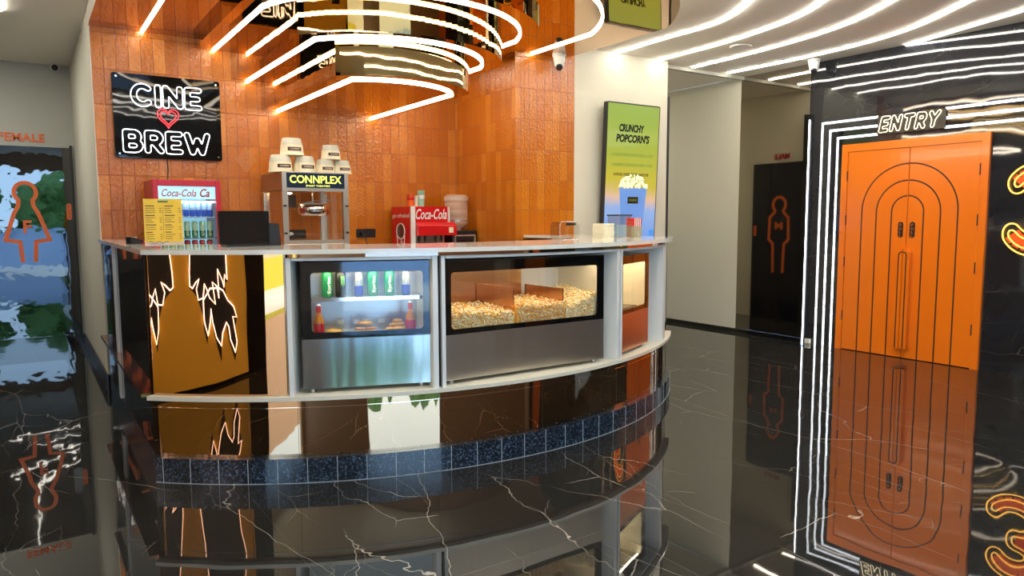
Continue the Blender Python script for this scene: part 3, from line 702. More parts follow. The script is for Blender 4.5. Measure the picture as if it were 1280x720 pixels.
popcorn(.032, .472, .075, .115, 'yellow popcorn heaped in the left bin of the display', [POPW, POPY, POPB], 1500, 1)
popcorn(.484, .836, .105, .140, 'pinkish caramel popcorn heaped in the middle bin', [POPW, POPY, POPB], 1300, 2)
popcorn(.850, 1.085, .110, .175, 'pale popcorn heaped in the right bin of the display', [POPW, POPW, POPY], 1000, 4)
# right case: a tray with fried pieces
MB().box(.06, .42, .05, .30, .286, .296).build('food_tray', BLACKP, c3)
MB().box(.03, .18, .32, .325, .42, .45).build('rear_label', CSILV, c3)
for k, (x, y, lab) in enumerate(((.11, .10, 'golden fried piece at the left of the warmer tray'), (.19, .11, 'golden fried piece at the right of the warmer tray'), (.15, .17, 'golden fried piece at the back of the warmer tray'))):
    m_ = MB(); blob(m_, (0, 0, .024), .034, .028, .026, k+30, amp=.2); lx, ly = cpos(c3, x, y)
    tag(m_.build('fried_snack', BREAD, None, (lx, ly, .746)), lab, 'food', 'fried snacks in the warmer case')

# ------------------------------------------------------------------ things on the countertop
t = thing('menu_card', 'yellow printed menu card standing on the counter before the red fridge', 'menu', (.535, 4.30, 1.20), 0)
MB().box(0, .19, 0, .004, .012, .262).build('card', YELLOWP, t)
MB().box(-.002, .192, -.004, .05, 0, .004).build('acrylic_foot', ACRYL, t); MB().box(-.002, .192, -.003, -.001, 0.004, .03).build('acrylic_lip', ACRYL, t)
m_ = MB(); rnd = random.Random(5)
for col in (0, 1):
    z = .222
    for k in range(15):
        x = .008 + col*.094; wd = rnd.uniform(.03, .052)
        hh = .0042 if k in (0, 4, 8, 11) else .0024
        m_.box(x, x+wd, -.0012, -.0002, z, z+hh)
        if hh < .004: m_.box(x+.068, x+.080, -.0012, -.0002, z, z+hh)
        z -= .0115 if k not in (3, 7, 10) else .016
m_.box(.0935, .0945, -.0012, -.0002, .05, .225); m_.build('menu_print', INK, t)
MB().box(.07, .12, -.0012, -.0002, .243, .252).build('menu_logo', mat('logo_green', (.05, .16, .06), .5), t)
m_ = MB(); m_.tube([(.02+.012*k, -.001, .030+.006*math.sin(k*1.9)) for k in range(9)], .0014, 5); m_.box(.02, .09, -.0012, -.0002, .02, .022); m_.build('menu_scribble', INK, t)
t = thing('pos_monitor', 'black flat touch screen monitor seen from behind beside the menu card', 'monitor', (.89, 4.20, 1.20), 0)
MB().prism(rrect(0, .27, .012, .197, .006), 0, .022, M=Matrix(((1, 0, 0, 0), (0, 0, 1, 0), (0, 1, 0, 0), (0, 0, 0, 1)))).build('screen_housing', mat('monitor_black', (.008, .008, .009), .06), t, fix=True)
MB().box(.02, .235, -.0015, -.0002, .03, .185).build('glossy_back', BLACKGLOSS, t)
MB().prism([(.27, 0), (.345, 0), (.335, .125), (.275, .13)], .03, .12, M=Matrix(((1, 0, 0, 0), (0, 0, 1, 0), (0, 1, 0, 0), (0, 0, 0, 1)))).build('stand', BLACKP, t, fix=True)
MB().box(.04, .32, .01, .16, 0, .011).build('base', BLACKP, t)
t = thing('card_machine', 'small black payment terminal on the left arm of the countertop', 'card machine', (.57, 5.10, 1.20), .3)
MB().prism([(-.03, 0), (.05, 0), (.05, .02), (-.03, .045)], -.035, .035, M=Matrix(((1, 0, 0, 0), (0, 0, 1, 0), (0, 1, 0, 0), (0, 0, 0, 1)))).build('housing', BLACKP, t, fix=True, bevel=.004)
MB().box(-.02, .01, -.025, .025, .036, .0445).build('screen', CSILV, t)
tag(MB().prism(rrect(-.05, .05, -.02, .02, .008), 0, .014).build('red_clip', RED, None, (.66, 5.0, 1.2), .2), 'small red plastic clip beside the payment terminal', 'clip')
# right hand items
t = thing('clear_food_box', 'clear acrylic food box with rounded corners at the back of the countertop', 'container', (3.10, 4.02, 1.20), .10)
Mv = Matrix(((1, 0, 0, 0), (0, 0, 1, 0), (0, 1, 0, 0), (0, 0, 0, 1)))
m_ = MB(); oo = rrect(0, .185, .0, .125, .03); ii = rrect(.004, .181, .004, .121, .027)
for a, b_, c_, d_ in zip(oo, oo[1:]+oo[:1], ii, ii[1:]+ii[:1]): m_.prism([a, b_, d_, c_], 0, .10, M=Mv)
m_.build('clear_shell', ACRYL, t, fix=True)
MB().prism(rrect(.004, .181, .004, .121, .027), .096, .099, M=Mv).build('rear_plate', ACRYL, t, fix=True)
m_ = MB(); m_.tube([(x, -.001, z) for x, z in oo], .0022, 6, closed=True); m_.build('front_rim', CSILV, t)
MB().box(.06, .15, -.006, -.001, .100, .116).build('dark_latch', BLACKP, t)
for k in range(9):
    o = MB().prism(rrect(0, .125, 0, .11, .012), 0, .0105).build('paper_tray', PAPER, None, (3.44 + random.uniform(-.003, .003), 3.95, 1.20 + k*.0125), .15, bevel=.0015)
    tag(o, 'white paper tray in the stack beside the clear box', 'tray', 'stack of paper trays at the right of the counter')
t = thing('acrylic_dispenser', 'clear acrylic box on the counter in front of the menu screen', 'dispenser', (3.65, 4.02, 1.20), .25)
m_ = MB(); m_.box(0, .17, 0, .003, 0, .165); m_.box(0, .003, .003, .10, 0, .165); m_.box(.167, .17, .003, .10, 0, .165); m_.box(.003, .167, .097, .10, 0, .165); m_.build('clear_walls', ACRYL, t)
MB().box(-.004, .174, -.004, .104, .1655, .175).build('black_lid', BLACKP, t)
MB().box(.004, .166, .004, .096, .0, .004).build('base', WHITE, t)
MB().box(.02, .15, .03, .08, .005, .10).build('blue_packet', mat('pale_blue', (.40, .62, .85), .5), t)
t = thing('popcorn_bag', 'kraft bag holding red and white striped popcorn cartons', 'bag', (3.93, 4.15, 1.20), .4)
MB().prism([(0, 0), (.135, 0), (.145, .085), (-.01, .085)], 0, .07, M=Mv).build('kraft_sleeve', mat('kraft', (.36, .33, .22), .8), t, fix=True)
m_ = MB(); ns = 9
for k in range(ns):
    x0 = -.008 + .150*k/ns; x1 = x0 + .150/ns
    for j in range(5):
        z0 = .0855 + j*.013; s_ = .006*(j % 2)
        m_.prism([(x0 + s_, z0), (x1 + s_, z0), (x1 + .006 - s_, z0+.013), (x0 + .006 - s_, z0+.013)], .005, .065, mi=(k) % 2, M=Mv)
m_.build('striped_cartons', [RED, WHITE], t, fix=True)
MB().prism([(.06, .01), (.085, .01), (.078, .05), (.067, .05)], -.001, 0, M=Mv).build('bag_print', mat('pale_print', (.55, .50, .40), .8), t, fix=True)

# ------------------------------------------------------------------ back counter with the machines
t = thing('back_counter', 'low back counter along the orange tile wall', 'counter', (.8, 5.75, 0))
MB().box(.0, 2.89, .03, .74, 0, .82).build('cabinet', WHITEL, t); MB().box(-.0, 2.895, 0, .745, .8205, .85).build('worktop', QUARTZ, t)
for k in range(5): MB().box(.02+.575*k, .56+.575*k, .012, .0295, .08, .80).build('door', WHITEL, t, bevel=.003)
# fridge
fx, fy = .802, 5.90
t = thing('display_fridge', 'red framed glass door drinks fridge on the back counter', 'fridge', (fx, fy, .8505))
w_, h_ = .472, .795
m_ = MB(); m_.box(0, .025, .03, .45, 0, h_); m_.box(w_-.025, w_, .03, .45, 0, h_); m_.box(.025, w_-.025, .43, .45, 0, h_); m_.box(.025, w_-.025, .03, .43, h_-.025, h_); m_.box(.025, w_-.025, .03, .43, 0, .03)
m_.build('cabinet', DEEPRED, t)
MB().box(.026, w_-.026, .424, .4295, .03, h_-.026).build('inner_back', FRIDGEIN, t)
MB().box(.04, w_-.04, .045, .055, .628, .640).build('lamp', mat('fridge_lamp', (.9, .9, .9), .5, emit=(.65, .90, 1.), es=9.), t)
d = thing('door', 'x', None, (0, 0, 0)); del d['label']; d.parent = t
fr = MB(); fr.box(0, .036, 0, .028, 0, h_); fr.box(w_-.036, w_, 0, .028, 0, h_); fr.box(.036, w_-.036, 0, .028, h_-.045, h_); fr.box(.036, w_-.036, 0, .028, 0, .04); fr.build('door_frame', mat('frame_crimson', (.55, .012, .035), .3), d, bevel=.004)
MB().box(.036, w_-.036, .012, .016, .04, h_-.045).build('door_glass', PANE, d)
MB().box(.036, w_-.036, .018, .024, .655, h_-.046).build('lit_header', HEADER, d)
Mf = face_matrix((0, 0, 0), (1, 0, 0))
o = put_text('header_script', 'Coca-Cola', face_matrix((.06, .017, .672), (1, 0, 0)), .24, .055, REDINK, d, shear=.35, depth=.001, offset=.01)
o = put_text('header_mark', 'Ca', face_matrix((.325, .017, .670), (1, 0, 0)), .07, .062, REDINK, d, shear=.3, depth=.001, offset=.02)
for z in (.515, .352, .215): MB().box(.027, w_-.027, .04, .42, z, z+.008).build('shelf', CSILV, t)
def fridge_thing(x, z, kind, label, group):
    loc = (fx+x, fy+.085, .8505+z+.0085)
    if kind == 'b':
        make_can('drink_can', label, 'can', mat('pale_can', (.45, .62, .85), .3, .2), mat('can_mid_blue', (.02, .10, .60), .3), CSILV, None, None, .112, .0205, group, loc)
    elif kind == 'g': make_can('drink_can', label, 'can', MINT, CGREEN, CSILV, 'SPRITE', WHITE, .128, .0225, group, loc)
    else: make_can('drink_can', label, 'can', CRED, mat('wine', (.18, .03, .07), .3) if kind == 'r' else CGREEN, CSILV, None, None, .122, .0215, group, loc)
for k in range(9): fridge_thing(.065+.0425*k, .515, 'b', 'blue and silver can on the top shelf of the red fridge', 'blue cans on the top fridge shelf')
for k in range(7): fridge_thing(.075+.054*k, .352, 'g', 'green soft drink can on the middle shelf of the red fridge', 'green cans on the middle fridge shelf')
for k in range(7): fridge_thing(.075+.053*k, .215, 'r', 'red soft drink can on the lower shelf of the red fridge', 'red cans on the lower fridge shelf')
# popcorn machine
t = thing('popcorn_machine', 'steel and glass popcorn machine with lit sign on the back counter', 'popcorn machine', (1.729, 5.85, .8505))
w_, dp, zt = .551, .58, .88
MB().box(0, w_, 0, dp, 0, .30).build('base_cabinet', STEEL2, t, bevel=.004)
MB().box(0, w_, 0.004, dp, .74, zt).build('head_box', mat('brown_head', (.30, .12, .05), .4), t)
MB().box(0, w_, -.002, .0035, .725, zt).build('head_front', STEEL2, t)
MB().box(.035, w_-.035, -.006, -.0025, .752, zt-.008).build('sign_panel', mat('navy_panel', (.01, .025, .06), .2), t)
SIGNY = mat('sign_lit_yellow', (.8, .8, .2), .4, emit=(.85, .95, .10), es=.9)
put_text('sign_letters', 'CONNPLEX', face_matrix((.06, -.0065, .79), (1, 0, 0)), .43, .062, SIGNY, t, depth=.001, offset=.018)
put_text('sign_subtitle', 'SMART THEATRES', face_matrix((.19, -.0065, .762), (1, 0, 0)), .20, .015, SIGNY, t, depth=.001)
for x in (0, w_-.045):
    for y in (0, dp-.045): MB().box(x, x+.045, y, y+.045, .301, .724).build('corner_post', STEEL2, t)
for x in (.005, w_-.03):
    for z in (.38, .60): MB().box(x, x+.025, -.008, -.0005, z, z+.015).build('hinge', BLACKP, t)
MB().box(.046, w_-.046, .008, .012, .305, .72).build('front_pane', PANE, t)
MB().box(.006, .010, .046, dp-.046, .305, .72).build('side_pane', PANE, t); MB().box(w_-.010, w_-.006, .046, dp-.046, .305, .72).build('side_pane', PANE, t)
MB().box(.046, w_-.046, .004, .0075, .302, .33).build('lower_rail', STEEL2, t)
k_ = MB(); k_.lathe([(.115, .0), (.135, .015), (.135, .085), (.125, .092)], seg=28); kt = k_.build('kettle', CHROME, t, (.34, .28, .53))
MB().tube([(.34, .28, .622), (.34, .28, .738)], .010, 8).build('kettle_hanger', CHROME, t)
MB().tube([(.20, .20, .62), (.34, .20, .655), (.46, .20, .66)], .006, 6).build('kettle_arm', STEEL2, t)
MB().lathe([(.115, 0), (.118, .006), (.10, .012)], seg=24).build('kettle_lid', STEEL2, t, (.34, .28, .623))
MB().box(.175, .245, .44, .445, .60, .71).build('notice_plate', BLACKP, t)
MB().box(.47, .505, .46, .50, .301, .739).build('steel_duct', mat('pale_steel', (.70, .68, .62), .35, .6), t)
MB().lathe([(.02, 0), (.03, .004), (.02, .010)], seg=20).build('heat_lamp', mat('warm_bulb', (.9, .9, .8), .5, emit=(1, .78, .45), es=40.), t, (.14, .3, .712))
# paper buckets stacked upside down on the machine
def bucket(x, z, s, label):
    q = thing('popcorn_bucket', label, 'bucket', (x, 6.0, z), random.uniform(-.1, .1), 'upturned popcorn buckets on the machine')
    r0, r1, h = .094*s, .073*s, .138*s
    MB().lathe([(r0+.003, 0), (r0+.003, .006), (r0, .008), (r0-.35*(r0-r1), h*.6)], seg=28).build('paper_wall', PAPER, q)
    MB().lathe([(r0-.35*(r0-r1), h*.6), (r1, h-.002), (r1-.003, h)], seg=28).build('patterned_band', mat('bucket_grey', (.62, .62, .52), .8), q)
    m_ = MB(); wl = .10*s; r = r0 - .1*(r0-r1)
    pts = [(math.sin(a)*(r+.004), -math.cos(a)*(r+.004)) for a in [i*.12 for i in range(-5, 6)]]; pin = [(p[0]*.97, p[1]*.97) for p in reversed(pts)]
    m_.prism(pts + pin, .034*s, .062*s); m_.build('brown_label', mat('label_brown', (.06, .018, .015), .5), q)
    tm = text_mesh('CONNPLEX', .078*s, .013*s, depth=.0006, offset=.01); tm.v = [(a-.039*s, b_, c_) for a, b_, c_ in tm.v]
    wrap_text(tm, r+.0045, .0415*s).build('label_text', PAPER, q)
zb = .8505 + .8805
bucket(1.766, zb, 1.0, 'upturned paper bucket at the left end of the lower row')
bucket(1.962, zb, .98, 'upturned paper bucket second from the left in the lower row')
bucket(2.137, zb, .84, 'upturned paper bucket third from the left in the lower row')
bucket(2.284, zb, .82, 'upturned paper bucket at the right end of the lower row')
bucket(1.862, zb+.1385, 1.0, 'upturned paper bucket on top of the left pair')
bucket(2.190, zb+.1175, .86, 'upturned paper bucket on top of the right pair')
# drinks dispenser
t = thing('drinks_dispenser', 'red soft drink fountain dispenser on the back counter', 'drinks dispenser', (2.94, 6.0, .8505))
MB().box(0, .385, .0, .42, 0, .10).build('base', STEEL2, t)
MB().box(0, .385, .10, .42, .1005, .612).build('back_body', RED, t)
MB().box(0.0, .385, .02, .0995, .47, .612).build('front_panel', RED, t)
MB().box(-.012, .0, .018, .42, .0, .612).build('side_panel', RED, t)
MB().box(-.012, .030, -.002, .0175, .0, .612).build('white_edge', WHITE, t)
MB().box(.375, .388, .0, .0195, .35, .612).build('white_edge', WHITE, t)
MB().prism([(.10, .345), (-.06, .345), (-.055, .44), (.0, .469), (.10, .469)], .032, .43, M=Matrix(((0, 0, 1, 0), (1, 0, 0, 0), (0, 1, 0, 0), (0, 0, 0, 1)))).build('canopy', RED, t, fix=True, bevel=.006)
MB().box(.035, .375, .095, .0995, .1005, .344).build('steel_splashback', STEEL2, t)
for x in (.08, .14, .25, .31):
    n_ = MB().lathe([(.010, 0), (.012, .03), (.012, .05)], seg=12).build('nozzle', BLACKP, t, (x, .03, .294)); MB().box(-.004, .004, -.004, .004, -.05, 0).build('lever', BLACKP, n_)
put_text('script_name', 'Coca-Cola', face_matrix((.045, .019, .495), (1, 0, 0)), .32, .095, WHITE, t, shear=.35, depth=.001, offset=.012)
put_text('canopy_word', 'taste', face_matrix((.17, -.056, .38), (1, 0, 0)), .06, .022, PAPER, t, shear=.3, depth=.001)
MB().box(.345, .392, -.062, -.0585, .37, .42).build('square_sticker', PAPER, t)
put_text('side_slogan', 'get refreshed', face_matrix((-.0125, .40, .50), (0, -1, 0)), .36, .05, WHITE, t, depth=.0005)
m_ = MB(); m_.tube([(-.0135, .22+.085*math.cos(a), .385+.072*math.sin(a)) for a in [i*PI/12 for i in range(24)]], .006, 6, closed=True)
m_.tube([(-.0135, .30, .35), (-.0135, .27, .02)], .005, 6); m_.tube([(-.0135, .14, .35), (-.0135, .17, .02)], .005, 6); m_.build('printed_glass', WHITE, t)
MB().lathe([(.001, 0), (.078, .0005), (.078, .001), (.001, .0015)], seg=24, M=Matrix.Rotation(-PI/2, 4, 'Y')).build('printed_cola', mat('cola', (.10, .02, .01), .4), t, (-.0125, .22, .385))
put_text('side_script', 'Coca', face_matrix((-.0125, .185, .10), (0, 0, 1), (0, 1, 0)), .20, .06, WHITE, t, shear=.3, depth=.0005)
for x, h, r, c_, l in ((2.975, .115, .036, ORSIGN, 'orange paper cup tower on the dispenser, left'), (3.030, .10, .020, PAPER, 'cream paper cups between orange and green'), (3.082, .145, .034, MINT, 'green and white patterned paper cup tower on the dispenser')):
    q = thing('cup_stack', l, 'cups', (x, 6.1, 1.4635))
    MB().lathe([(r*.8, 0), (r, h-.005), (r*1.06, h-.004), (r*1.06, h), (r*.9, h)], seg=20).build('cups', c_, q)
    MB().lathe([(r*.93, h*.5), (r*.99, h*.72)], seg=20, caps=False).build('printed_band', RED if c_ is ORSIGN else WHITE, q)
# water jar and its stand
t = thing('water_dispenser', 'black counter water dispenser with silver front frame', 'water dispenser', (3.425, 6.10, .8505))
t.location.x = 3.41
MB().box(0, .275, 0, .38, 0, .385).build('housing', BLACKP, t, bevel=.01)
m_ = MB(); m_.box(.02, .255, -.006, -.0005, .33, .345); m_.box(.02, .035, -.006, -.0005, .05, .33); m_.box(.24, .255, -.006, -.0005, .05, .33); m_.build('silver_frame', CSILV, t)
MB().box(.05, .225, -.004, -.0005, .18, .30).build('dark_recess', BLACKGLOSS, t)
for x in (.10, .17): MB().lathe([(.012, 0), (.012, .03)], seg=12).build('tap', WHITE, t, (x, -.017, .20))
t = thing('water_jar', 'clear ribbed water jar upside down on the black dispenser', 'water jar', (3.55, 6.27, 1.236))
MB().lathe([(.045, 0), (.05, .02), (.105, .05), (.118, .065), (.118, .12), (.112, .128), (.118, .136), (.118, .19), (.112, .198), (.118, .206), (.118, .26), (.112, .268), (.118, .276), (.118, .33), (.105, .345)], seg=32).build('jar', mat('jar_plastic', (.80, .62, .50), .12, alpha=.42), t)
MB().lathe([(.1185, .085), (.1185, .10)], seg=32, caps=False).build('water_line', CSILV, t)
MB().lathe([(.1185, .29), (.1185, .325)], seg=32, caps=False).build('top_band', mat('milky', (.75, .68, .60), .4, alpha=.6), t)
# sockets
for x, l in ((2.60, 'black wall socket plate right of the popcorn machine'), (1.93, 'black wall socket plate behind the popcorn machine')):
    q = thing('wall_socket', l, 'socket', (x, 6.4995, 1.175))
    MB().prism(rrect(0, .19, 0, .082, .008), -.0, .009, M=Matrix(((1, 0, 0, 0), (0, 0, -1, 0), (0, 1, 0, 0), (0, 0, 0, 1)))).build('plate', BLACKP, q, fix=True)
    MB().lathe([(.018, 0), (.016, .03)], seg=14, M=Matrix.Rotation(PI/2, 4, 'X')).build('plug', BLACKP if x > 2.2 else WHITE, q, (.05, -.0095, .045))
    MB().tube([(.05, -.035, .045), (.055, -.05, .02), (.08, -.055, -.05), (.12, -.05, -.12)], .004, 6).build('cord', BLACKP, q)

# ------------------------------------------------------------------ neon sign on the tile wall
t = thing('neon_sign', 'black board with white neon words and a red neon heart on the tiles', 'sign', (.63, 6.47, 1.838))
Mw = Matrix(((1, 0, 0, 0), (0, 0, -1, 0), (0, 1, 0, 0), (0, 0, 0, 1)))
MB().prism(rrect(0, .79, 0, .65, .02), -.02, .006, M=Mw).build('board', add_bump(mat('black_acrylic', (.006, .006, .006), .03, ior=1.32), 4., .12, .01), t, fix=True)
neon_word('neon_letter', 'CINE', face_matrix((.125, -.006, .400), (1, 0, 0)), .52, .178, NEONW, t, t=.135, rad=.0031)
neon_word('neon_letter', 'BREW', face_matrix((.055, -.006, .040), (1, 0, 0)), .64, .178, NEONW, t, t=.135, rad=.0031)
m_ = MB()
for s_ in (1., .72):
    pts = []
    for k in range(40):
        a = 2*PI*k/40; pts.append((.387 + s_*.078*math.sin(a)**3*1.02, -.018, .330 + s_*.0052*(13*math.cos(a)-5*math.cos(2*a)-2*math.cos(3*a)-math.cos(4*a))))
    m_.tube(pts, .0040, 6, closed=True)
m_.build('neon_heart', NEONR, t)
for x, z in ((.03, .03), (.76, .03), (.03, .62), (.76, .62)): MB().lathe([(.008, 0), (.008, .005)], seg=12, M=Matrix.Rotation(PI/2, 4, 'X')).build('stud', CHROME, t, (x, -.0065, z))
tag(MB().tube([(1.00, 6.49, 1.838), (1.005, 6.49, 1.75), (.995, 6.49, 1.66)], .004, 6).build('sign_cable', BLACKP), 'thin black cable hanging below the neon sign', 'cable')
# relief tiles
for (x, z, kind, l) in ((1.62, 1.86, 'd', 'embossed diamond relief tile right of the neon sign'), (2.645, 1.51, 'c', 'embossed chevron relief tile right of the popcorn machine')):
    m_ = MB()
    if kind == 'd':
        for r in (.03, .055, .08, .105): m_.tube([(x-r*.75, 6.4985, z), (x, 6.4985, z+r), (x+r*.75, 6.4985, z), (x, 6.4985, z-r)], .0028, 5, closed=True)
    else:
        for k in range(8): m_.tube([(x-.034, 6.4985, z-.13+k*.033), (x, 6.4985, z-.10+k*.033), (x+.034, 6.4985, z-.13+k*.033)], .0026, 5)
    tag(m_.build('relief_tile', mat('relief_orange', (.85, .42, .12), .12)), l, 'tile')

# ------------------------------------------------------------------ wall screen on the column
t = thing('menu_screen', 'tall lit popcorn advertising screen mounted on the cream column', 'screen', (4.665, 5.425, 1.15), 0)
t.rotation_euler = (math.radians(2.6), 0, 0)
MB().prism(rrect(0, .70, 0, 1.31, .015), .0, .052, M=Mw).build('housing', BLACKP, t, fix=True)
def scr():
    m, N, L, Bs = nt('screen_picture'); g = N.new('ShaderNodeNewGeometry'); sx = N.new('ShaderNodeSeparateXYZ'); L.new(g.outputs['Position'], sx.inputs[0])
    n = node(N, 'ShaderNodeTexNoise', i_Scale=2.2, i_Detail=3.); L.new(g.outputs['Position'], n.inputs['Vector'])
    f = math_(N, L, 'ADD', math_(N, L, 'SUBTRACT', sx.outputs[2], 1.15), math_(N, L, 'MULTIPLY', math_(N, L, 'SUBTRACT', n.outputs['Fac'], .5), .35))
    cr = N.new('ShaderNodeValToRGB'); L.new(math_(N, L, 'DIVIDE', f, 1.3), cr.inputs[0]); e = cr.color_ramp.elements
    e[0].position = 0.; e[0].color = (.18, .42, .95, 1); e[1].position = 1.; e[1].color = (.42, .58, .10, 1)
    for p, c_ in ((.22, (.36, .55, .95, 1)), (.31, (.95, .62, .38, 1)), (.40, (.72, .60, .05, 1)), (.62, (.50, .58, .06, 1))): k = cr.color_ramp.elements.new(p); k.color = c_
    L.new(cr.outputs[0], Bs.inputs['Emission Color']); Bs.inputs['Emission Strength'].default_value = .62
    Bs.inputs['Base Color'].default_value = (.02, .02, .02, 1); Bs.inputs['Roughness'].default_value = .08; return m
MB().box(.012, .688, -.0545, -.0525, .012, 1.298).build('picture', scr(), t)
SCI = mat('screen_ink', (.01, .02, .01), .2)
put_text('headline', 'CRUNCHY', face_matrix((.16, -.055, 1.035), (1, 0, 0)), .33, .075, SCI, t, depth=.001, offset=.05, shear=.15)
put_text('headline', "POPCORN'S", face_matrix((.125, -.055, .935), (1, 0, 0)), .44, .080, SCI, t, depth=.001, offset=.05, shear=.15)
SOFTI = mat('screen_soft_ink', (.15, .25, .05), .3, emit=(.16, .26, .05), es=.25)
for k, s_ in enumerate(('CHEESE POPCORN / REG / TUB', 'CARAMEL POPCORN / REG / TUB', 'FLAVOUR: CHEESE, BUTTER, TANDOORI')):
    put_text('menu_line', s_, face_matrix((.08 + (.03 if k == 2 else 0), -.055, .80-.095*k), (1, 0, 0)), .54 if k < 2 else .46, .032, SOFTI if k < 2 else SCI, t, depth=.001, offset=.015)
bk = MB(); bk.prism([(.235, .10), (.515, .10), (.56, .50), (.19, .50)], .0546, .0556, M=Mw)
bk.build('pictured_bucket', mat('pic_bucket', (.1, .2, .5), .3, emit=(.12, .28, .62), es=.5), t, fix=True)
m_ = MB(); rnd = random.Random(4)
for k in range(150):
    a = rnd.uniform(0, PI); q = rnd.uniform(0, 1)**.5; m_.lathe([(.001, 0), (rnd.uniform(.010, .018), .0006), (.001, .001)], (.375 + .185*q*math.cos(a), -.056, .50 + .125*q*math.sin(a)), 8, M=Matrix.Rotation(PI/2, 4, 'X'), caps=False)
m_.build('pictured_popcorn', mat('pic_popcorn', (.6, .6, .4), .3, emit=(.85, .85, .55), es=.55), t)
MB().box(.305, .445, -.0575, -.0565, .345, .41).build('pictured_label', SCI, t)
put_text('pictured_name', 'CONNPLEX', face_matrix((.32, -.058, .366), (1, 0, 0)), .11, .024, SOFTI, t, depth=.0005)
MB().box(.615, .67, -.0565, -.0555, .02, .085).build('corner_icon', mat('icon_blue', (.05, .2, .6), .3, emit=(.05, .3, .8), es=.5), t)

# ------------------------------------------------------------------ entry doors
dr = thing('door_1', 'orange lacquered double entry doors with arched grooves and tall pulls', 'door', (6.95, 3.63, 0), kind='structure')
yL, yR = .68, -.68; zd = 2.075
m_ = MB(); m_.box(-.03, 0, yL-.065, yL, 0, zd); m_.box(-.03, 0, yR, yR+.065, 0, zd); m_.box(-.03, 0, yR+.065, yL-.065, zd-.075, zd); m_.build('door_frame', ORANGE, dr)
lf = []
for s_ in (1, -1):
    a, b_ = sorted((s_*.003, s_*(.68-.068))); leaf = MB().box(-.024, 0, a, b_, .006, zd-.079).build('door_leaf', ORANGE, dr, bevel=.002); lf.append(leaf)
    yc = s_*(.68-.0665)
    for z in (.35, .90, 1.32, 1.76):
        MB().lathe([(.006, 0), (.006, .10)], seg=10).build('hinge', GROOVE, leaf, (-.029, yc, z-.05))
for Rr, top_ in ((.448, 1.85), (.300, 1.693), (.150, 1.548)):
    for s_ in (1, -1):
        zc = top_ - Rr; pts = [(-.0243, s_*Rr, .008), (-.0243, s_*Rr, zc)] + [(-.0243, s_*Rr*math.cos(math.radians(a)), zc + Rr*math.sin(math.radians(a))) for a in range(6, 89, 4)] + [(-.0243, s_*.005, zc+Rr)]
        MB().strip(pts, .013, .0012, up=Vector((-1, 0, 0))).build('arched_groove', GROOVE, lf[0 if s_ > 0 else 1])
Mx = lambda y0: Matrix(((0, 0, -1, 0), (-1, 0, 0, 0), (0, 1, 0, 0), (0, 0, 0, 1)))
for s_ in (1, -1):
    # one half of the stadium shaped pull on each leaf
    pts = [(0.004, .10), (.066, .10), (.066, .99)] + [(.004+.062*math.cos(math.radians(a)), .99+.062*math.sin(math.radians(a))) for a in range(10, 91, 10)]
    pts = [(-s_*x, z) for x, z in pts]
    h_ = MB().prism(pts, .0245, .075, M=Mx(0)).build('pull_handle', ORANGE, lf[0 if s_ > 0 else 1], fix=True, bevel=.003)
    MB().strip([(-.0752, s_*.036, .105), (-.0752, s_*.036, .985), (-.0752, s_*.030, 1.01), (-.0752, s_*.005, 1.022)], .012, .001, up=Vector((-1, 0, 0))).build('handle_groove', GROOVE, h_)
    pl = MB().prism(rrect(-.024, .024, -.075, .075, .023), .0246, .030, M=Matrix.Translation((0, s_*.055, 1.228)) @ Mx(0)).build('push_plate', BLACKP, lf[0 if s_ > 0 else 1], fix=True)
    for k, ch in enumerate('PULL'): put_text('plate_letter', ch, face_matrix((-.0302, s_*.055+.009, 1.262-.034*k), (0, -1, 0)), .018, .024, ORSIGN, pl, depth=.0008)
# LED frame round the doors
for (yv, zh, l) in ((4.557, 2.315, 'outer white LED line around the entry doors'), (4.467, 2.232, 'middle white LED line around the entry doors'), (4.380, 2.150, 'inner white LED line around the entry doors')):
    t = thing('door_light_frame', l, 'light', (6.95, yv, 0), 0, 'three white LED lines framing the entry doors')
    MB().strip([(0, 0, .002), (0, 0, zh), (0, 3.965-yv, zh)], .024, .004, up=Vector((-1, 0, 0))).build('left_run', LEDW, t)
    MB().strip([(0, 3.345-yv, zh+.003), (0, 1.5-yv, zh+.003)], .024, .004, up=Vector((-1, 0, 0))).build('right_run', LEDW, t)
tag(MB().box(6.936, 6.9445, 4.70, 4.708, .05, 2.37).build('led_strip', LEDW), 'thin vertical LED line at the corner between mirror panel and marble', 'light')
t = thing('entry_sign', 'white neon ENTRY sign above the orange doors', 'sign', (6.945, 3.93, 2.165))
MB().box(-.012, 0, -.60, .03, -.02, .155).build('backing', mat('sign_backing', (.02, .018, .014), .3), t)
neon_word('neon_letter', 'ENTRY', face_matrix((-.012, .01, -.005), (0, -1, 0)), .55, .15, NEONC, t, t=.15, rad=.0032, gap=.46, shear=.22)
# number three
t = thing('number_sign', 'orange neon numeral 3 on the black marble beside the doors', 'sign', (6.95, 2.575, 1.405))
m_ = MB(); kx3, ky3 = .50/1.11, .77/1.31
for x0, y0, x1, y1 in GLYPH['3'][0]:
    a = Vector(((x0+.155)*kx3-.262, (y0+.155)*ky3-.385)); b_ = Vector(((x1+.155)*kx3-.262, (y1+.155)*ky3-.385))
    if (b_-a).length < 1e-6: continue
    nn = (b_-a).normalized(); nn = Vector((-nn.y, nn.x))*.06
    m_.prism([tuple(a+nn), tuple(a-nn), tuple(b_-nn), tuple(b_+nn)], .004, .010, M=Mx(0))
m_.build('numeral_glow', OUTER_GLOW, t, fix=True)  # emitting plate stands in for the glow behind the neon tubes
neon_word('neon_outline', '3', face_matrix((-.014, .262, -.385), (0, -1, 0)), .50, .77, NEONO, t, t=.155, rad=.0058, levels=(1., .42), lift=.006)
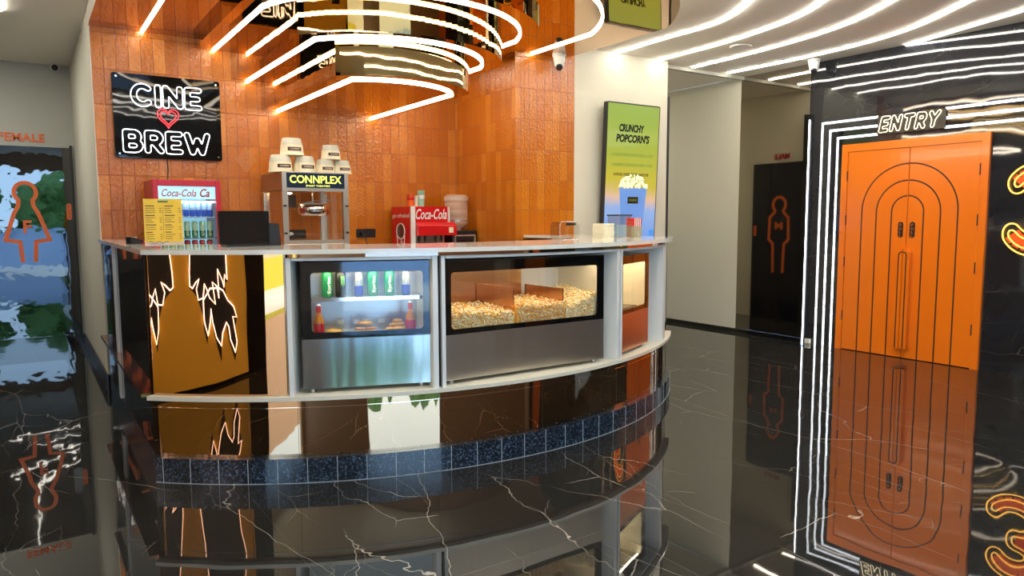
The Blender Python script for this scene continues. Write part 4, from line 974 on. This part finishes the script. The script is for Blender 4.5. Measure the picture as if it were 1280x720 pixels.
t = thing('wall_switch_box', 'small pale box at the foot of the LED corner line', 'box', (6.945, 4.63, .001))
MB().box(-.03, .0, -.03, .03, 0, .05).build('box_body', SHELFM, t, bevel=.004); MB().box(-.033, -.0305, -.02, .02, .01, .04).build('box_lid', WHITE, t)

# ------------------------------------------------------------------ washroom doors and signs
t = thing('door_2', 'black glass female washroom door with orange figure outline', 'door', (-.42, 9.05, 0), kind='structure')
MB().box(.0, .87, -.03, 0, .131, 2.105).build('door_leaf', BLACKDOOR, t)
MB().box(.87, .895, -.035, 0, .131, 2.13).build('door_frame', BLACKGLOSS, t)
cxf = .42 + .037
def outline(pts, w, y, m, name, par, M=None):
    return MB().strip([(x, y, z) for x, z in pts], w, .006, closed=True, up=Vector((0, -1, 0))).build(name, m, par)
def figure(par, female, M):
    hd = [(.0 + .095*math.cos(math.radians(a)), 1.635 + .10*math.sin(math.radians(a))) for a in range(-50, 231, 14)]
    if female: body = [(-.065, 1.50), (-.105, 1.42), (-.19, 1.15), (-.07, 1.13), (-.055, .93), (-.055, .92)]
    else: body = [(-.075, 1.53), (-.14, 1.47), (-.15, 1.18), (-.085, 1.12), (-.075, .74)]
    L_ = [(x, z) for x, z in body]; R_ = [(-x, z) for x, z in body]
    pts = R_[::-1] + hd + L_
    s_ = MB().strip([(x, 0, z) for x, z in pts], .038, .006, up=Vector((0, -1, 0))); s_.v = [tuple(M @ Vector(v)) for v in s_.v]
    s_.build('figure_outline', ORSIGN, par)
figure(t, True, Matrix.Translation((cxf, -.031, 0)))
put_text('figure_letter', 'F', face_matrix((cxf-.035, -.031, 1.22), (1, 0, 0)), .075, .13, ORSIGN, t, offset=.03)
pp = MB().prism(rrect(-.022, .022, -.085, .085, .02), .031, .036, M=Matrix.Translation((.835, 0, 1.44)) @ Mw).build('push_plate', ORSIGN, t, fix=True)
for k, ch in enumerate('PUSH'): put_text('plate_letter', ch, face_matrix((.825, -.0365, 1.478-.036*k), (1, 0, 0)), .020, .026, BLACK, pp, depth=.0008)
o = put_text('washroom_lettering', 'FEMALE', face_matrix((-.16, 9.0498, 2.155), (1, 0, 0)), .40, .085, ORSIGN, None, offset=.025, depth=.01, spacing=1.05)
tag(o, 'orange FEMALE lettering above the left washroom door', 'lettering')
t = thing('door_3', 'black male washroom door seen reversed in the mirror panel', 'door', (5.601, 6.42, 0), kind='structure')
MB().box(0, .03, -.80, 0, .002, 2.06).build('door_leaf', mat('navy_black_door', (.012, .012, .022), .2), t)
figure(t, False, face_matrix((.0315, -.42, -.12), (0, 1, 0)) @ Matrix.Rotation(-PI/2, 4, 'X'))
put_text('figure_letter', 'M', face_matrix((.0315, -.48, 1.19), (0, 1, 0)), .12, .10, ORSIGN, t, offset=.03)
MB().box(.031, .036, -.07, -.03, 1.10, 1.24).build('push_plate', ORSIGN, t)
o = put_text('washroom_lettering', 'MALE', face_matrix((5.6002, 5.885, 2.105), (0, 1, 0)), .235, .075, mat('red_sign', (.50, .02, .015), .4), None, offset=.025, depth=.01)
tag(o, 'red MALE lettering above the right washroom door, reversed in the mirror', 'lettering')

# ------------------------------------------------------------------ angel wings on the ochre wall (seen in the counter mirror)
t = thing('wing_mural', 'ochre photo wall with black angel wings outlined in neon', 'mural', (-1.2995, 3.3, 0))
MB().box(0, .012, -1.22, 1.25, .03, 2.6).build('ochre_board', OCHRE, t)
W1 = [(3.135, 1.084), (3.153, .946), (3.156, .839), (3.108, .82), (3.05, .859), (2.985, .889), (3.037, .808), (3.002, .718), (2.926, .727), (2.892, .843), (2.851, .79), (2.818, .728), (2.714, .665), (2.747, .852), (2.67, .814), (2.639, .712), (2.636, .95), (2.553, .859), (2.558, .772), (2.472, .688), (2.367, .626), (2.309, .532), (2.398, .545), (2.364, .438), (2.321, .325), (2.371, .241), (2.462, .359), (2.482, .467), (2.521, .506), (2.606, .426), (2.65, .322), (2.733, .395), (2.791, .53), (2.808, .634), (2.825, .55), (2.876, .426), (2.922, .541), (2.924, .71)]
outer = [(3.15, 1.084), (3.165, .83), (3.09, .79), (3.03, .75), (2.985, .69), (2.93, .60), (2.925, .48), (2.885, .36), (2.86, .48), (2.81, .56), (2.74, .36), (2.66, .20), (2.64, .32), (2.606, .42), (2.521, .48), (2.48, .34), (2.371, .17), (2.311, .325), (2.35, .438), (2.30, .53), (2.38, .64), (2.49, .72), (2.50, .84), (2.45, .84), (2.45, 1.06), (2.38, 1.30), (2.28, 1.55), (2.32, 1.82), (2.52, 1.98), (2.74, 1.94), (2.94, 1.80), (3.06, 1.58), (3.12, 1.30)]
W1 = W1[:18] + [(2.53, .80), (2.50, .90), (2.46, .86), (2.462, 1.06), (2.40, 1.30), (2.30, 1.55), (2.34, 1.80), (2.52, 1.95), (2.74, 1.92), (2.92, 1.78), (3.04, 1.56), (3.10, 1.30)]
tail = [(2.636, .80), (2.55, .772), (2.472, .688), (2.367, .626), (2.309, .532), (2.398, .545), (2.364, .438), (2.321, .325), (2.371, .241), (2.462, .359), (2.482, .467), (2.521, .506), (2.606, .426), (2.65, .322), (2.733, .395), (2.791, .53), (2.808, .634), (2.825, .55), (2.876, .426), (2.922, .541), (2.924, .71), (2.80, .80)]
for mir in (1, -1):
    f_ = lambda P_: [((y-3.3)*mir, z) for y, z in P_]
    MB().prism(f_(outer), .0125, .020, M=Matrix(((0, 0, 1, 0), (1, 0, 0, 0), (0, 1, 0, 0), (0, 0, 0, 1)))).build('wing_plate', BLACK, t, fix=True)
    MB().tube([(.030, y, z) for y, z in f_(W1)], .0065, 5, closed=True).tube([(.030, y, z) for y, z in f_(tail)], .0065, 5, closed=True).build('wing_neon', NEONP, t)
struct('trim_opening', MB().box(-1.299, -1.28, 1.63, 2.07, 0, 2.6), BLACKGLOSS, 'black gloss pier beside the ochre photo wall', 'trim')
# ------------------------------------------------------------------ security units and small ceiling fittings
def cctv(loc, label, rotz, wall=False):
    t = thing('security_camera', label, 'security camera', loc, rotz)
    if wall:
        MB().lathe([(.045, 0), (.045, .02), (.03, .03)], seg=20, M=Matrix.Rotation(PI/2, 4, 'X')).build('mount', WHITE, t)
        m_ = MB(); blob(m_, (0, -.06, 0), .05, .05, .05, amp=0, sub=3); m_.build('turret', WHITE, t)
        MB().lathe([(.030, 0), (.030, .012), (.02, .014)], seg=20, M=Matrix.Rotation(PI/2+.4, 4, 'X')).build('lens', BLACKP, t, (0, -.10, -.018))
    else:
        MB().lathe([(.058, -.022), (.062, -.018), (.062, -.0005)], seg=24).build('mount', WHITE, t)
        MB().lathe([(.048, -.075), (.054, -.05), (.054, -.0225)], seg=24).build('turret_ring', WHITE, t)
        m_ = MB(); blob(m_, (0, 0, -.085), .047, .047, .047, amp=0, sub=3); m_.build('turret', WHITE, t)
        MB().lathe([(.030, 0), (.030, .014), (.020, .016)], seg=20, M=Matrix.Rotation(PI/2+.7, 4, 'X')).build('lens', BLACKP, t, (0, -.026, -.115))
cctv((4.10, 5.33, 2.82), 'white turret security camera under the canopy beside the cream column', -.6)
cctv((6.80, 4.58, H), 'white turret security camera on the ceiling at the marble corner', -1.0)
cctv((.375, 9.049, 2.93), 'white wall mounted security camera above the female door', -.1, True)
t = thing('ceiling_speaker', 'round flush speaker grille in the cream ceiling', 'speaker', (5.69, 4.61, H))
MB().lathe([(.085, -.008), (.10, -.004), (.10, -.0005)], seg=32).build('rim', CEIL, t); MB().lathe([(.001, -.009), (.084, -.0085)], seg=32, caps=False).build('grille', WHITE, t)


# ------------------------------------------------------------------ fill panels added out of view to brighten the washroom recesses
for x, y, l, p in ((-.75, 7.6, 'square fill panel added to the ceiling of the female washroom recess', 22.), (6.0, 8.1, 'square fill panel added to the ceiling deep in the washroom passage', 16.)):
    t = thing('fill_panel', l, 'light', (x, y, H))
    MB().box(-.30, .30, -.30, .30, -.012, -.0005).build('fill_frame', WHITE, t); MB().box(-.28, .28, -.28, .28, -.0145, -.0125).build('diffuser', mat('fill_glow', (.9, .9, .9), .5, emit=(1, .96, .86), es=p), t)
S.cycles.transparent_max_bounces = 24
